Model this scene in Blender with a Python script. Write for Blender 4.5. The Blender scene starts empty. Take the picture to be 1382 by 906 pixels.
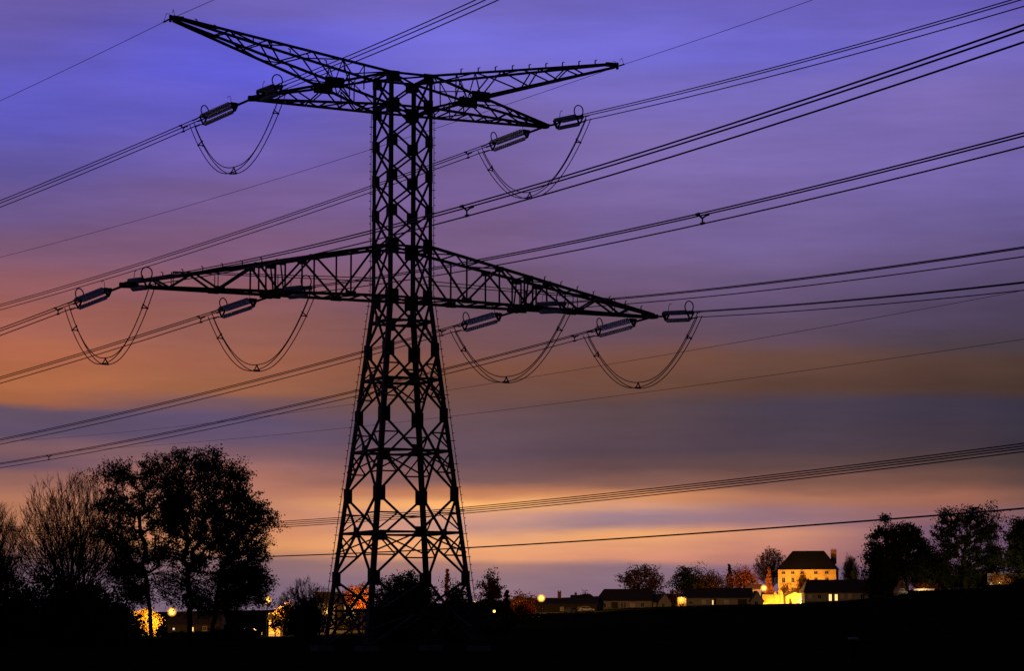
import bpy, math, random
import numpy as np
from mathutils import Vector, Matrix

# ------------------------------------------------------------------ camera
scene = bpy.context.scene
F, W0, H0, PITCH, CAMH = 3400.0, 1382.0, 906.0, 0.1153, 1.7
cd = bpy.data.cameras.new('camera'); cam = bpy.data.objects.new('camera', cd)
scene.collection.objects.link(cam)
cam.location = (0, 0, CAMH); cam.rotation_euler = (math.pi / 2 + PITCH, 0, 0)
cd.sensor_width = 36; cd.sensor_fit = 'HORIZONTAL'; cd.lens = F / W0 * 36
cd.clip_start = 0.5; cd.clip_end = 12000
scene.camera = cam
scene.view_settings.view_transform = 'Standard'
scene.view_settings.look = 'None'
scene.view_settings.exposure = 0.0
scene.view_settings.gamma = 1.0
scene.cycles.max_bounces = 4
scene.cycles.use_denoising = True

CP, SP = math.cos(PITCH), math.sin(PITCH)
def at(px, py, Y):
    """world point on the plane y = Y seen at photo pixel (px, py): used to lay the place out"""
    xr, zr = (px - W0 / 2) / F, (H0 / 2 - py) / F
    k = Y / (CP - SP * zr)
    return Vector((xr * k, Y, CAMH + (SP + CP * zr) * k))

def lin(c):
    out = []
    for v in c[:3]:
        v = v / 255.0
        out.append(v / 12.92 if v <= 0.04045 else ((v + 0.055) / 1.055) ** 2.4)
    return (out[0], out[1], out[2], 1.0)

# ------------------------------------------------------------------ dusk sky (world, by direction only)
world = bpy.data.worlds.new('World'); scene.world = world
world.use_nodes = True
nt = world.node_tree; nt.nodes.clear()
def nd(t, **kw):
    n = nt.nodes.new(t)
    for k, v in kw.items(): setattr(n, k, v)
    return n
def mth(op, a, b=None, c=None, clamp=False):
    n = nd('ShaderNodeMath', operation=op, use_clamp=clamp)
    for i, v in enumerate((a, b, c)):
        if v is None: continue
        if isinstance(v, (int, float)): n.inputs[i].default_value = v
        else: nt.links.new(v, n.inputs[i])
    return n.outputs[0]
def mixc(f, a, b):
    n = nd('ShaderNodeMix', data_type='RGBA')
    if isinstance(f, (int, float)): n.inputs[0].default_value = f
    else: nt.links.new(f, n.inputs[0])
    for i, v in ((6, a), (7, b)):
        if isinstance(v, tuple): n.inputs[i].default_value = v
        else: nt.links.new(v, n.inputs[i])
    return n.outputs[2]
tc = nd('ShaderNodeTexCoord'); sx = nd('ShaderNodeSeparateXYZ'); nt.links.new(tc.outputs['Generated'], sx.inputs[0])
dx, dy, dz = sx.outputs
hor = mth('SQRT', mth('ADD', mth('MULTIPLY', dx, dx), mth('MULTIPLY', dy, dy)))
elev = mth('DIVIDE', dz, mth('MAXIMUM', hor, 0.001))          # tangent of elevation
azi = mth('ARCTAN2', dx, dy)                                   # 0 = the afterglow, radians
cv = nd('ShaderNodeCombineXYZ')
nt.links.new(mth('MULTIPLY', azi, 9.0), cv.inputs[0]); nt.links.new(mth('MULTIPLY', elev, 62.0), cv.inputs[1])
def noise(scale, detail, rough, off):
    mp = nd('ShaderNodeMapping'); mp.inputs['Location'].default_value = off
    nt.links.new(cv.outputs[0], mp.inputs[0])
    n = nd('ShaderNodeTexNoise'); n.inputs['Scale'].default_value = scale
    n.inputs['Detail'].default_value = detail; n.inputs['Roughness'].default_value = rough
    nt.links.new(mp.outputs[0], n.inputs['Vector'])
    return n.outputs[0]
n1 = mth('SUBTRACT', noise(0.55, 5, 0.55, (3.1, 0.7, 0)), 0.5)
n2 = mth('SUBTRACT', noise(1.6, 5, 0.6, (1.7, 4.2, 2)), 0.5)
low = nd('ShaderNodeMapRange'); low.inputs[1].default_value = 0.03; low.inputs[2].default_value = 0.2
low.inputs[3].default_value = 1.0; low.inputs[4].default_value = 1.8
nt.links.new(elev, low.inputs[0])
wob = mth('MULTIPLY', mth('ADD', mth('MULTIPLY', n1, 0.009), mth('MULTIPLY', n2, 0.0045)), low.outputs[0])
E0, E1 = -0.01, 0.27
ev = mth('DIVIDE', mth('SUBTRACT', mth('ADD', elev, wob), E0), E1 - E0, clamp=True)
def e_of(px, py):
    v = at(px, py, 100.0) - Vector((0, 0, CAMH))
    return v.z / math.hypot(v.x, v.y)
COLS = [
 (0, [(0,(104,88,176)),(60,(97,86,186)),(120,(92,88,208)),(165,(93,87,200)),(215,(95,84,170)),(280,(106,83,140)),(330,(123,85,116)),(380,(147,90,98)),(430,(163,94,82)),(480,(170,97,70)),(520,(170,100,66)),(543,(160,95,64)),(556,(96,78,98)),(588,(90,74,100)),(606,(124,88,94)),(630,(104,79,98)),(648,(146,98,90)),(680,(176,116,90)),(720,(182,120,88)),(752,(150,106,98)),(770,(120,95,110)),(815,(110,94,114))]),
 (300, [(0,(108,94,192)),(55,(96,90,222)),(100,(92,88,224)),(150,(97,88,206)),(210,(112,92,182)),(270,(119,90,148)),(330,(127,87,122)),(395,(140,88,96)),(440,(146,90,82)),(490,(154,92,72)),(525,(152,94,68)),(542,(112,82,90)),(562,(92,76,108)),(590,(96,78,106)),(612,(122,88,98)),(640,(172,112,98)),(680,(186,124,102)),(720,(202,132,96)),(742,(212,144,96)),(762,(136,104,110)),(800,(120,99,118))]),
 (640, [(0,(114,102,206)),(50,(113,106,226)),(95,(114,104,212)),(160,(120,100,182)),(250,(117,91,150)),(330,(116,86,125)),(400,(106,78,100)),(450,(112,76,84)),(500,(126,79,64)),(530,(112,76,70)),(570,(97,74,84)),(615,(94,73,86)),(645,(118,84,86)),(664,(190,122,88)),(682,(250,178,108)),(696,(214,154,126)),(712,(194,144,132)),(732,(238,168,118)),(752,(232,160,114)),(766,(165,120,112)),(782,(142,112,122)),(815,(140,110,124))]),
 (850, [(0,(108,99,208)),(70,(113,106,226)),(120,(119,107,208)),(200,(127,106,180)),(290,(120,97,156)),(380,(108,84,122)),(440,(102,75,92)),(490,(113,72,60)),(525,(106,70,58)),(555,(86,67,74)),(605,(82,64,76)),(632,(96,70,74)),(654,(128,88,80)),(672,(205,136,92)),(684,(204,146,118)),(698,(156,124,136)),(708,(160,126,134)),(720,(246,172,112)),(734,(226,156,116)),(752,(212,142,114)),(768,(136,108,122)),(812,(128,102,122))]),
 (1050, [(0,(106,96,204)),(65,(110,102,218)),(120,(118,105,200)),(205,(124,104,180)),(300,(115,95,155)),(390,(100,80,118)),(450,(90,70,90)),(488,(98,67,58)),(528,(90,62,54)),(556,(70,60,78)),(600,(72,58,72)),(632,(90,66,68)),(652,(120,82,74)),(672,(170,112,90)),(688,(150,112,120)),(700,(150,114,126)),(716,(206,140,112)),(735,(196,130,112)),(755,(176,116,110)),(770,(122,96,120)),(815,(106,86,112))]),
 (1280, [(0,(100,90,198)),(60,(110,101,208)),(125,(126,106,190)),(215,(118,100,176)),(300,(108,91,152)),(350,(97,80,126)),(420,(80,65,94)),(468,(72,58,70)),(498,(80,56,50)),(530,(76,53,48)),(552,(56,48,66)),(592,(58,48,62)),(622,(76,58,60)),(650,(104,72,66)),(676,(156,99,82)),(695,(142,96,98)),(718,(116,85,108)),(765,(104,76,98)),(815,(94,70,90))]),
 (1400, [(0,(94,84,186)),(60,(108,97,196)),(130,(118,100,178)),(215,(110,95,170)),(300,(100,85,144)),(350,(88,73,114)),(420,(72,59,86)),(468,(66,54,64)),(498,(70,51,46)),(530,(66,48,44)),(552,(48,44,62)),(592,(50,44,58)),(622,(64,52,56)),(650,(88,64,62)),(676,(124,84,76)),(695,(116,84,92)),(718,(100,76,100)),(765,(92,70,92)),(815,(84,64,82))]),
]
ramps = []
for px, stops in COLS:
    r = nd('ShaderNodeValToRGB'); cr = r.color_ramp; cr.interpolation = 'EASE'
    pts = sorted((max(0.0, min(1.0, (e_of(px, py) - E0) / (E1 - E0))), c) for py, c in stops)
    while len(cr.elements) < len(pts): cr.elements.new(0.5)
    for i, (p, c) in enumerate(pts):
        cr.elements[i].position = p
    for i, (p, c) in enumerate(pts):
        cr.elements[i].position = p; t_ = max(0.0, min(1.0, (p - .35) / .4)); g_ = (c[0] + c[1] + c[2]) / 3
        c = tuple((v + (g_ - v) * .10 * t_) * (1 - .04 * t_) for v in c); cr.elements[i].color = lin(c)
    nt.links.new(ev, r.inputs[0]); ramps.append((math.atan((px - W0 / 2) / F), r.outputs[0]))
aw = mth('ADD', azi, mth('MULTIPLY', n1, 0.05))
col = ramps[0][1]
for (a0, _), (a1, c1) in zip(ramps, ramps[1:]):
    mr = nd('ShaderNodeMapRange', interpolation_type='SMOOTHSTEP'); mr.inputs[1].default_value = a0; mr.inputs[2].default_value = a1
    nt.links.new(aw, mr.inputs[0]); col = mixc(mr.outputs[0], col, c1)
n3 = mth('SUBTRACT', noise(2.6, 6, 0.65, (9.7, 1.2, 5)), 0.5); n4 = mth('SUBTRACT', noise(0.9, 4, 0.6, (5.3, 8.2, 1)), 0.5)
gain = mth('ADD', 1.04, mth('ADD', mth('MULTIPLY', n3, 0.22), mth('MULTIPLY', n4, 0.56)))
n5 = mth('MULTIPLY', mth('SUBTRACT', noise(0.38, 3, 0.5, (2.2, 6.1, 4)), 0.42), 2.6, None, True)
hi = nd('ShaderNodeMapRange', interpolation_type='SMOOTHSTEP'); hi.inputs[1].default_value = 0.12; hi.inputs[2].default_value = 0.20
nt.links.new(elev, hi.inputs[0]); col = mixc(mth('MULTIPLY', mth('MULTIPLY', n5, hi.outputs[0]), 0.42), col, lin((116, 97, 168)))
vm = nd('ShaderNodeVectorMath', operation='SCALE'); nt.links.new(col, vm.inputs[0]); nt.links.new(gain, vm.inputs['Scale']); col = vm.outputs[0]
# away from the afterglow the sky is already night: overhead and behind the viewer
up = nd('ShaderNodeMapRange', interpolation_type='SMOOTHSTEP'); up.inputs[1].default_value = 0.27; up.inputs[2].default_value = 0.75
nt.links.new(elev, up.inputs[0])
rd = nd('ShaderNodeMapRange', interpolation_type='SMOOTHSTEP'); rd.inputs[1].default_value = 0.30; rd.inputs[2].default_value = 1.1
nt.links.new(mth('ABSOLUTE', azi), rd.inputs[0])
away = mth('MAXIMUM', up.outputs[0], rd.outputs[0])
sky = mixc(away, col, (0.010, 0.010, 0.022, 1))
nish = nd('ShaderNodeTexSky', sky_type='NISHITA', sun_disc=False)
nish.sun_elevation = math.radians(-3.5); nish.sun_rotation = math.radians(6)
bg = nd('ShaderNodeBackground'); nt.links.new(sky, bg.inputs[0]); bg.inputs[1].default_value = 1.0
bg2 = nd('ShaderNodeBackground'); nt.links.new(nish.outputs[0], bg2.inputs[0]); bg2.inputs[1].default_value = 0.02
ad = nd('ShaderNodeAddShader'); nt.links.new(bg.outputs[0], ad.inputs[0]); nt.links.new(bg2.outputs[0], ad.inputs[1])
wo = nd('ShaderNodeOutputWorld'); nt.links.new(ad.outputs[0], wo.inputs[0])

# last trace of sun behind the horizon: a very weak broad lamp low behind the pylon
sd = bpy.data.lights.new('sun', 'SUN'); sun = bpy.data.objects.new('sun', sd); scene.collection.objects.link(sun)
sd.energy = 0.02; sd.angle = math.radians(12); sd.color = (1.0, 0.6, 0.35)
sun.rotation_euler = (math.radians(-87), 0, math.radians(-6)); sun.location = (0, 900, 200)

# ------------------------------------------------------------------ helpers
rng = random.Random(7)
COL = scene.collection
class MB:
    def __init__(s): s.v, s.f = [], []
    def add(s, vs, fs):
        o = len(s.v); s.v += [tuple(p) for p in vs]; s.f += [tuple(i + o for i in f) for f in fs]
    def box(s, c, d, rz=0.0):
        cx, cy, cz = c; a, b, h = d[0] / 2, d[1] / 2, d[2] / 2; q, w = math.cos(rz), math.sin(rz)
        vs = [(cx + x * q - y * w, cy + x * w + y * q, cz + z) for x, y, z in
              ((-a,-b,-h),(a,-b,-h),(a,b,-h),(-a,b,-h),(-a,-b,h),(a,-b,h),(a,b,h),(-a,b,h))]
        s.add(vs, [(0,3,2,1),(4,5,6,7),(0,1,5,4),(1,2,6,5),(2,3,7,6),(3,0,4,7)])
    def bar(s, p, q, w, h=None, up=(0, 0, 1)):
        p, q = Vector(p), Vector(q); d = q - p
        if d.length < 1e-5: return
        d.normalize(); u = Vector(up); x = d.cross(u)
        if x.length < 1e-3: x = d.cross(Vector((1, 0, 0)))
        x.normalize(); y = x.cross(d); h = h or w
        vs = [e + x * (i * w / 2) + y * (j * h / 2) for e in (p, q) for i, j in ((-1,-1),(1,-1),(1,1),(-1,1))]
        s.add(vs, [(0,1,2,3),(7,6,5,4),(0,4,5,1),(1,5,6,2),(2,6,7,3),(3,7,4,0)])
    def angle(s, p, q, w, t, ax, ay):
        """rolled L section: flanges along ax and ay from the heel line p-q"""
        p, q, ax, ay = Vector(p), Vector(q), Vector(ax), Vector(ay)
        prof = [(0,0),(w,0),(w,t),(t,t),(t,w),(0,w)]
        vs = [e + ax * i + ay * j for e in (p, q) for i, j in prof]
        s.add(vs, [(0,1,2,3,4,5)[::-1], tuple(range(6,12))] + [(i, (i+1)%6, (i+1)%6+6, i+6) for i in range(6)])
    def tube(s, pts, r, n=5, r2=None, cap=True):
        pts = [Vector(p) for p in pts]; m = len(pts); o = len(s.v)
        prev = None
        for i, p in enumerate(pts):
            d = (pts[min(i + 1, m - 1)] - pts[max(i - 1, 0)])
            if d.length < 1e-9: d = Vector((0, 0, 1))
            d.normalize()
            if prev is None:
                x = d.cross(Vector((0, 0, 1)))
                if x.length < 1e-2: x = d.cross(Vector((1, 0, 0)))
            else: x = prev - d * prev.dot(d)
            if x.length < 1e-6: x = d.orthogonal()
            x.normalize(); y = d.cross(x); prev = x
            rr = r if r2 is None else r + (r2 - r) * i / max(1, m - 1)
            if isinstance(r, (list, tuple)): rr = r[i]
            for k in range(n):
                a = 2 * math.pi * k / n
                s.v.append(tuple(p + x * (rr * math.cos(a)) + y * (rr * math.sin(a))))
        for i in range(m - 1):
            for k in range(n):
                a, b = o + i * n + k, o + i * n + (k + 1) % n
                s.f.append((a, b, b + n, a + n))
        if cap:
            s.f.append(tuple(o + k for k in range(n))[::-1]); s.f.append(tuple(o + (m - 1) * n + k for k in range(n)))
    def lathe(s, p, d, prof, n=10):
        """profile [(along, radius)] spun about direction d from p"""
        p, d = Vector(p), Vector(d).normalized(); x = d.orthogonal().normalized(); y = d.cross(x); o = len(s.v)
        for t, r in prof:
            for k in range(n):
                a = 2 * math.pi * k / n; s.v.append(tuple(p + d * t + x * (r * math.cos(a)) + y * (r * math.sin(a))))
        for i in range(len(prof) - 1):
            for k in range(n):
                a, b = o + i * n + k, o + i * n + (k + 1) % n; s.f.append((a, b, b + n, a + n))
        s.f.append(tuple(o + k for k in range(n))[::-1]); s.f.append(tuple(o + (len(prof) - 1) * n + k for k in range(n)))
    def prism(s, poly, y0, y1):
        """polygon in x-z, extruded along y"""
        n = len(poly); vs = [(x, y0, z) for x, z in poly] + [(x, y1, z) for x, z in poly]
        s.add(vs, [tuple(range(n)), tuple(range(n, 2 * n))[::-1]] + [(i, i + n, (i + 1) % n + n, (i + 1) % n) for i in range(n)])
    def ring(s, c, nrm, R, r, n=20, a0=0.0, a1=2 * math.pi):
        nrm = Vector(nrm).normalized(); x = Vector((0, 0, 1)) - nrm * nrm.z; x.normalize(); y = nrm.cross(x)
        s.tube([Vector(c) + x * (R * math.cos(a0 + (a1 - a0) * i / n)) + y * (R * math.sin(a0 + (a1 - a0) * i / n)) for i in range(n + 1)], r, 5)
    def build(s, name, m, parent=None, smooth=False):
        me = bpy.data.meshes.new(name); me.from_pydata(s.v, [], s.f); me.update()
        return link(name, me, m, parent, smooth)
def link(name, me, m, parent=None, smooth=False):
    if smooth: me.polygons.foreach_set('use_smooth', [True] * len(me.polygons))
    me.materials.append(m); o = bpy.data.objects.new(name, me); COL.objects.link(o)
    if parent is not None: o.parent = parent
    return o
def empty(name, loc=(0, 0, 0), rz=0.0):
    o = bpy.data.objects.new(name, None); COL.objects.link(o); o.location = loc; o.rotation_euler = (0, 0, rz)
    o.empty_display_size = 0.3
    return o
def tag(o, label, cat, group=None):
    o['label'] = label; o['category'] = cat
    if group: o['group'] = group
    return o
def structure(o): o['kind'] = 'structure'; return o

# ------------------------------------------------------------------ materials (procedural)
def mat(name, c, rough=0.8, metal=0.0, var=0.25, scale=3.0, c2=None, emit=None, es=0.0, trans=0.0, coord='Object', bump=0.0):
    m = bpy.data.materials.new(name); m.use_nodes = True; t = m.node_tree; b = t.nodes['Principled BSDF']
    b.inputs['Roughness'].default_value = rough; b.inputs['Metallic'].default_value = metal
    tcn = t.nodes.new('ShaderNodeTexCoord'); n = t.nodes.new('ShaderNodeTexNoise')
    n.inputs['Scale'].default_value = scale; n.inputs['Detail'].default_value = 4
    t.links.new(tcn.outputs[coord], n.inputs['Vector'])
    r = t.nodes.new('ShaderNodeValToRGB'); e = r.color_ramp.elements
    e[0].position = 0.3; e[1].position = 0.7
    a = tuple(x * (1 - var) for x in c); bb = c2 if c2 else tuple(min(1, x * (1 + var)) for x in c)
    e[0].color = (*a, 1); e[1].color = (*bb, 1)
    t.links.new(n.outputs[0], r.inputs[0]); t.links.new(r.outputs[0], b.inputs['Base Color'])
    if bump:
        bp = t.nodes.new('ShaderNodeBump'); bp.inputs['Strength'].default_value = bump
        t.links.new(n.outputs[0], bp.inputs['Height']); t.links.new(bp.outputs[0], b.inputs['Normal'])
    if emit:
        b.inputs['Emission Color'].default_value = (*emit, 1); b.inputs['Emission Strength'].default_value = es
    return m
STEEL = mat('painted lattice steel', (0.040, 0.038, 0.040), 0.6, 0.2, 0.3, 1.5)
RUSTY = mat('weathered steel', (0.065, 0.045, 0.032), 0.7, 0.2, 0.4, 0.8)
ALU = mat('aluminium conductor', (0.07, 0.07, 0.075), 0.55, 0.4, 0.1, 1.0)
GLASS = mat('toughened glass insulator', (0.55, 0.60, 0.63), 0.22, 0.0, 0.1, 2.0)
CONC = mat('concrete', (0.22, 0.21, 0.19), 0.9, 0, 0.2, 2.0)
def matte(m):
    m.node_tree.nodes['Principled BSDF'].inputs['Specular IOR Level'].default_value = 0.0; return m
GRASS = mat('dark field grass', (0.016, 0.020, 0.010), 1.0, 0, 0.5, 0.35)
BARK = mat('bark', (0.040, 0.030, 0.022), 0.95, 0, 0.3, 2.0)
LEAF = mat('dark green leaves', (0.030, 0.040, 0.016), 0.8, 0, 0.5, 0.8)
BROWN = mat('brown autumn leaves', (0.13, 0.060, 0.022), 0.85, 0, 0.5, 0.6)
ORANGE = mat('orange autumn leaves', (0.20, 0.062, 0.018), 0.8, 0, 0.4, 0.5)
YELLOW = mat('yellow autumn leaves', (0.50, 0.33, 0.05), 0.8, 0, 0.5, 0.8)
CONIF = mat('conifer needles', (0.022, 0.030, 0.016), 0.9, 0, 0.4, 0.8)
TILE = mat('dark roof tiles', (0.045, 0.032, 0.028), 0.85, 0, 0.35, 2.0)
SLATE = mat('slate roof', (0.010, 0.009, 0.010), 0.7, 0, 0.3, 1.5)
RENDER = mat('pale render', (0.36, 0.34, 0.34), 0.9, 0, 0.12, 0.6)
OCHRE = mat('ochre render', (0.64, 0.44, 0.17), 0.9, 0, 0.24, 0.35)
STONE = mat('field stone', (0.33, 0.27, 0.20), 0.95, 0, 0.22, 1.2)
BRICK = mat('brick', (0.25, 0.12, 0.08), 0.9, 0, 0.3, 4.0)
SHUT = mat('pale shutters', (0.66, 0.62, 0.60), 0.7, 0, 0.06, 2.0)
DARKWIN = mat('unlit window pane', (0.02, 0.02, 0.025), 0.15, 0, 0.1, 1.0)
FRAME = mat('window frame paint', (0.55, 0.5, 0.44), 0.6, 0, 0.1, 1.0)
WOOD = mat('dark timber', (0.05, 0.035, 0.025), 0.8, 0, 0.3, 2.0)
CARW = mat('white car paint', (0.70, 0.70, 0.72), 0.25, 0.0, 0.03, 1.0)
CARD = mat('grey car paint', (0.25, 0.26, 0.28), 0.25, 0.1, 0.03, 1.0)
TYRE = mat('tyre rubber', (0.02, 0.02, 0.02), 0.9, 0, 0.1, 1.0)
LITWIN = mat('lit window', (0.8, 0.6, 0.3), 0.5, 0, 0.1, 1.0, emit=(1.0, 0.62, 0.22), es=1.7)
COOLWIN = mat('cool lit window', (0.8, 0.8, 0.8), 0.5, 0, 0.1, 1.0, emit=(0.9, 0.95, 1.0), es=1.0)
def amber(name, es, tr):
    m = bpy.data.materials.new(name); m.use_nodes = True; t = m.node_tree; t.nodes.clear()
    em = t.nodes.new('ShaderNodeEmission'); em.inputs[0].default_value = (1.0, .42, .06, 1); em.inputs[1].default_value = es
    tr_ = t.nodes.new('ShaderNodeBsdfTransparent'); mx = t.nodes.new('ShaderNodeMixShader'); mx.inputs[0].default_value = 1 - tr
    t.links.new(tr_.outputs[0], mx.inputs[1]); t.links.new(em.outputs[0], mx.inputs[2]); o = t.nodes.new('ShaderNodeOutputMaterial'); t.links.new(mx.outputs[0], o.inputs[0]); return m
AMBER = amber('amber glow halo', 1.1, .45)  # see-through amber emission standing in for the glow round a lamp
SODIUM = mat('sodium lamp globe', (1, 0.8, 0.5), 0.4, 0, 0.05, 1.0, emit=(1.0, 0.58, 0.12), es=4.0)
gt_ = GLASS.node_tree; gb = gt_.nodes['Principled BSDF']
tl_ = gt_.nodes.new('ShaderNodeBsdfTranslucent'); tl_.inputs[0].default_value = (.93, .95, .97, 1)
mx_ = gt_.nodes.new('ShaderNodeMixShader'); mx_.inputs[0].default_value = 0.28
gt_.links.new(gb.outputs[0], mx_.inputs[1]); gt_.links.new(tl_.outputs[0], mx_.inputs[2]); gl_ = gt_.nodes.new('ShaderNodeBsdfGlass'); gl_.inputs['IOR'].default_value = 1.12; gl_.inputs['Roughness'].default_value = .15; gl_.inputs[0].default_value = (.95, .97, .96, 1)
m2_ = gt_.nodes.new('ShaderNodeMixShader'); m2_.inputs[0].default_value = 0.34
gt_.links.new(mx_.outputs[0], m2_.inputs[1]); gt_.links.new(gl_.outputs[0], m2_.inputs[2]); gt_.links.new(m2_.outputs[0], gt_.nodes['Material Output'].inputs[0])
for m_ in (GRASS, LEAF, BROWN, ORANGE, YELLOW, CONIF, BARK): matte(m_)
POSTM = matte(mat('lamp post paint', (0.02, 0.02, 0.02), 0.9, 0.0, 0.1, 1.0))

# ------------------------------------------------------------------ ground
def sstep(a, b, x):
    t = max(0.0, min(1.0, (x - a) / (b - a))); return t * t * (3 - 2 * t)
HX = [(-400, 0.2), (-56, 0.4), (-20, 2.4), (7, 4.4), (30, 6.3), (84, 7.9), (109, 10.6), (132, 12.0), (260, 17.0), (500, 20.0)]
def gz(x, y):
    xs = x * 650.0 / max(y, 260.0)                 # the rise fans out from the field
    for (x0, h0), (x1, h1) in zip(HX, HX[1:]):
        if xs <= x1 or x1 == 500:
            h = h0 + (h1 - h0) * max(0.0, min(1.0, (xs - x0) / (x1 - x0))); break
    near = sstep(190, 650, y) ** 1.15
    far = sstep(690, 1500, y)
    return h * near + far * (9.0 + 5.0 * math.sin(x * 0.004 + 1.0)) * (1 - 0.35 * sstep(100, 400, x)) + 0.10 * math.sin(x * 0.11) * math.sin(y * 0.07) * sstep(20, 60, y)
def axis(lo, hi, fine, step_f, step_c):
    out, v = [], lo
    while v < hi:
        out.append(v); v += step_f if fine[0] <= v < fine[1] else step_c
    return out + [hi]
xs = axis(-3200, 3200, (-200, 240), 8, 150); ys = axis(-400, 4200, (0, 760), 9, 120)
g = MB(); nx = len(xs)
for y in ys:
    for x in xs: g.v.append((x, y, gz(x, y)))
for j in range(len(ys) - 1):
    for i in range(nx - 1):
        a = j * nx + i; g.f.append((a, a + 1, a + nx + 1, a + nx))
structure(g.build('ground', GRASS, None, True))

# ------------------------------------------------------------------ the pylon
X0, D0, TH = -7.9514, 180.0, 0.4415
CT, ST = math.cos(TH), math.sin(TH)
def TW(u, v, z): return Vector((X0 + u * CT - v * ST, D0 + u * ST + v * CT, z))
A, L1, L2, L3 = 1.6586, 20.587, 11.563, 17.431
Z1B, Z1T, Z2B, Z3T = 25.143, 28.84, 39.037, 41.412
Z1TIP, Z2TIP, Z3TIP = 24.99, 38.85, 44.13
def hw(z): return A if z >= Z1B else A + 0.1028 * (Z1B - z)
py = tag(empty('lattice_pylon', (X0, D0, 0), TH),
         'tall dark steel lattice pylon with two crossarms and raised earth wire peaks', 'pylon')
CORN = {'l': (-1, 1), 'n': (-1, -1), 'f': (1, 1), 'r': (1, -1)}
levels_up = [Z1B, Z1T] + [Z1T + (Z2B - Z1T) * i / 4 for i in range(1, 5)] + [Z3T]
levels_lo = [Z1B, 21.38, 16.66, 11.03, 5.10, 0.25]
def cpt(k, z, inset=0.0):
    su, sv = CORN[k]; h = hw(z) - inset; return Vector((su * h, sv * h, z))
legs = {}
for k, (su, sv) in CORN.items():
    m = MB()
    m.angle(cpt(k, -0.2), cpt(k, Z1B), 0.34, 0.05, (-su, 0, 0), (0, -sv, 0))
    m.angle(cpt(k, Z1B), cpt(k, Z3T + 0.06), 0.27, 0.045, (-su, 0, 0), (0, -sv, 0))
    legs[k] = m.build('leg', STEEL, py)
    for z in levels_up + levels_lo[1:-1]:
        h = 0.85 if z > Z1B - .1 else 1.05; w = 0.58 if z > Z1B - .1 else 0.64
        if z in (Z1B, Z1T, Z2B, Z3T): h, w = 1.1, 0.72
        p = cpt(k, z); gm = MB(); zg = z
        if z == Z3T: h = .8; zg = z - .28
        z = zg
        gm.box((p.x - su * w / 2, p.y + sv * 0.02, z), (w, 0.03, h))
        gm.box((p.x + su * 0.02, p.y - sv * w / 2, z), (0.03, w, h))
        gm.build('gusset_plate', STEEL, legs[k])
    MB_ = MB(); b = cpt(k, 0); MB_.box((b.x, b.y, 0.0), (1.3, 1.3, 0.7)); MB_.build('footing', CONC, py)
FACES = [('n', 'r'), ('l', 'n'), ('f', 'l'), ('r', 'f')]
def lerp(p, q, t): return p + (q - p) * t
for a, b in FACES:
    for z0, z1 in zip(levels_up, levels_up[1:]):
        m = MB(); w = 0.13
        m.bar(cpt(a, z0, .03), cpt(b, z1, .03), w, 0.12)
        m.bar(cpt(b, z0, .07), cpt(a, z1, .07), w, 0.13)
        m.build('cross_brace', STEEL, py)
    for z in (Z1B, Z1T, Z2B, Z3T):
        m = MB(); m.bar(cpt(a, z, .05), cpt(b, z, .05), 0.15, 0.15); m.build('horizontal_strut', STEEL, py)
    for i, (z1, z0) in enumerate(zip(levels_lo, levels_lo[1:])):
        m = MB(); w = 0.145
        A_, B_, C_, D_ = cpt(a, z0, .04), cpt(b, z0, .04), cpt(a, z1, .04), cpt(b, z1, .04)
        wid0, wid1 = (B_ - A_).length, (D_ - C_).length
        zc = z1 + (z0 - z1) * wid1 / (wid0 + wid1)              # height of the crossing
        m.bar(A_, D_, w); m.bar(B_, C_, w)
        O = lerp(A_, D_, (zc - z0) / (z1 - z0))
        br = m.build('cross_brace', STEEL, py)
        gm = MB(); nrm = Vector((O.x, O.y, 0)).normalized(); t_ = Vector((-nrm.y, nrm.x, 0))
        gm.bar(O + nrm * .1 - Vector((0, 0, .38)), O + nrm * .1 + Vector((0, 0, .38)), .66, .05, up=nrm); gm.build('gusset_plate', STEEL, br)
        ML, MR = cpt(a, zc, .04), cpt(b, zc, .04)
        hm = MB(); hm.bar(ML, MR, 0.13, 0.16); hm.build('horizontal_strut', STEEL, py)
        if i > 0:
            for P0, leg_a, mid in ((C_, a, ML), (D_, b, MR), (A_, a, ML), (B_, b, MR)):
                rm = MB(); P = lerp(P0, O, 0.5); Q = cpt(leg_a, P.z, .04)
                rm.bar(P, Q, 0.10); rm.bar(P, mid, 0.09)
                rm.build('secondary_brace', STEEL, br)
for z1, z0 in zip(levels_lo, levels_lo[1:]):
    w0, w1 = hw(z0), hw(z1); zc = z1 + (z0 - z1) * w1 / (w0 + w1); h = hw(zc) - .05
    m = MB(); P = [Vector((h, 0, zc)), Vector((0, h, zc)), Vector((-h, 0, zc)), Vector((0, -h, zc))]
    for i in range(4): m.bar(P[i], P[(i + 1) % 4], 0.11)
    if z0 < 17:
        zd = zc - 1.4; hd = hw(zd)
        for i, c in enumerate(((1, 1), (-1, 1), (-1, -1), (1, -1))):
            q = Vector((c[0] * hd, c[1] * hd, zd)) * 1.0; q.z = zd
            m.bar(P[i], q, 0.10); m.bar(P[(i + 1) % 4], q, 0.10)
    m.build('plan_brace', STEEL, py)
for z in (Z1B, Z1T, Z2B, Z3T):
    m = MB(); m.bar(cpt('n', z, .1), cpt('f', z, .1), 0.11); m.bar(cpt('l', z, .1), cpt('r', z, .1), 0.11); m.build('plan_brace', STEEL, py)
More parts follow.
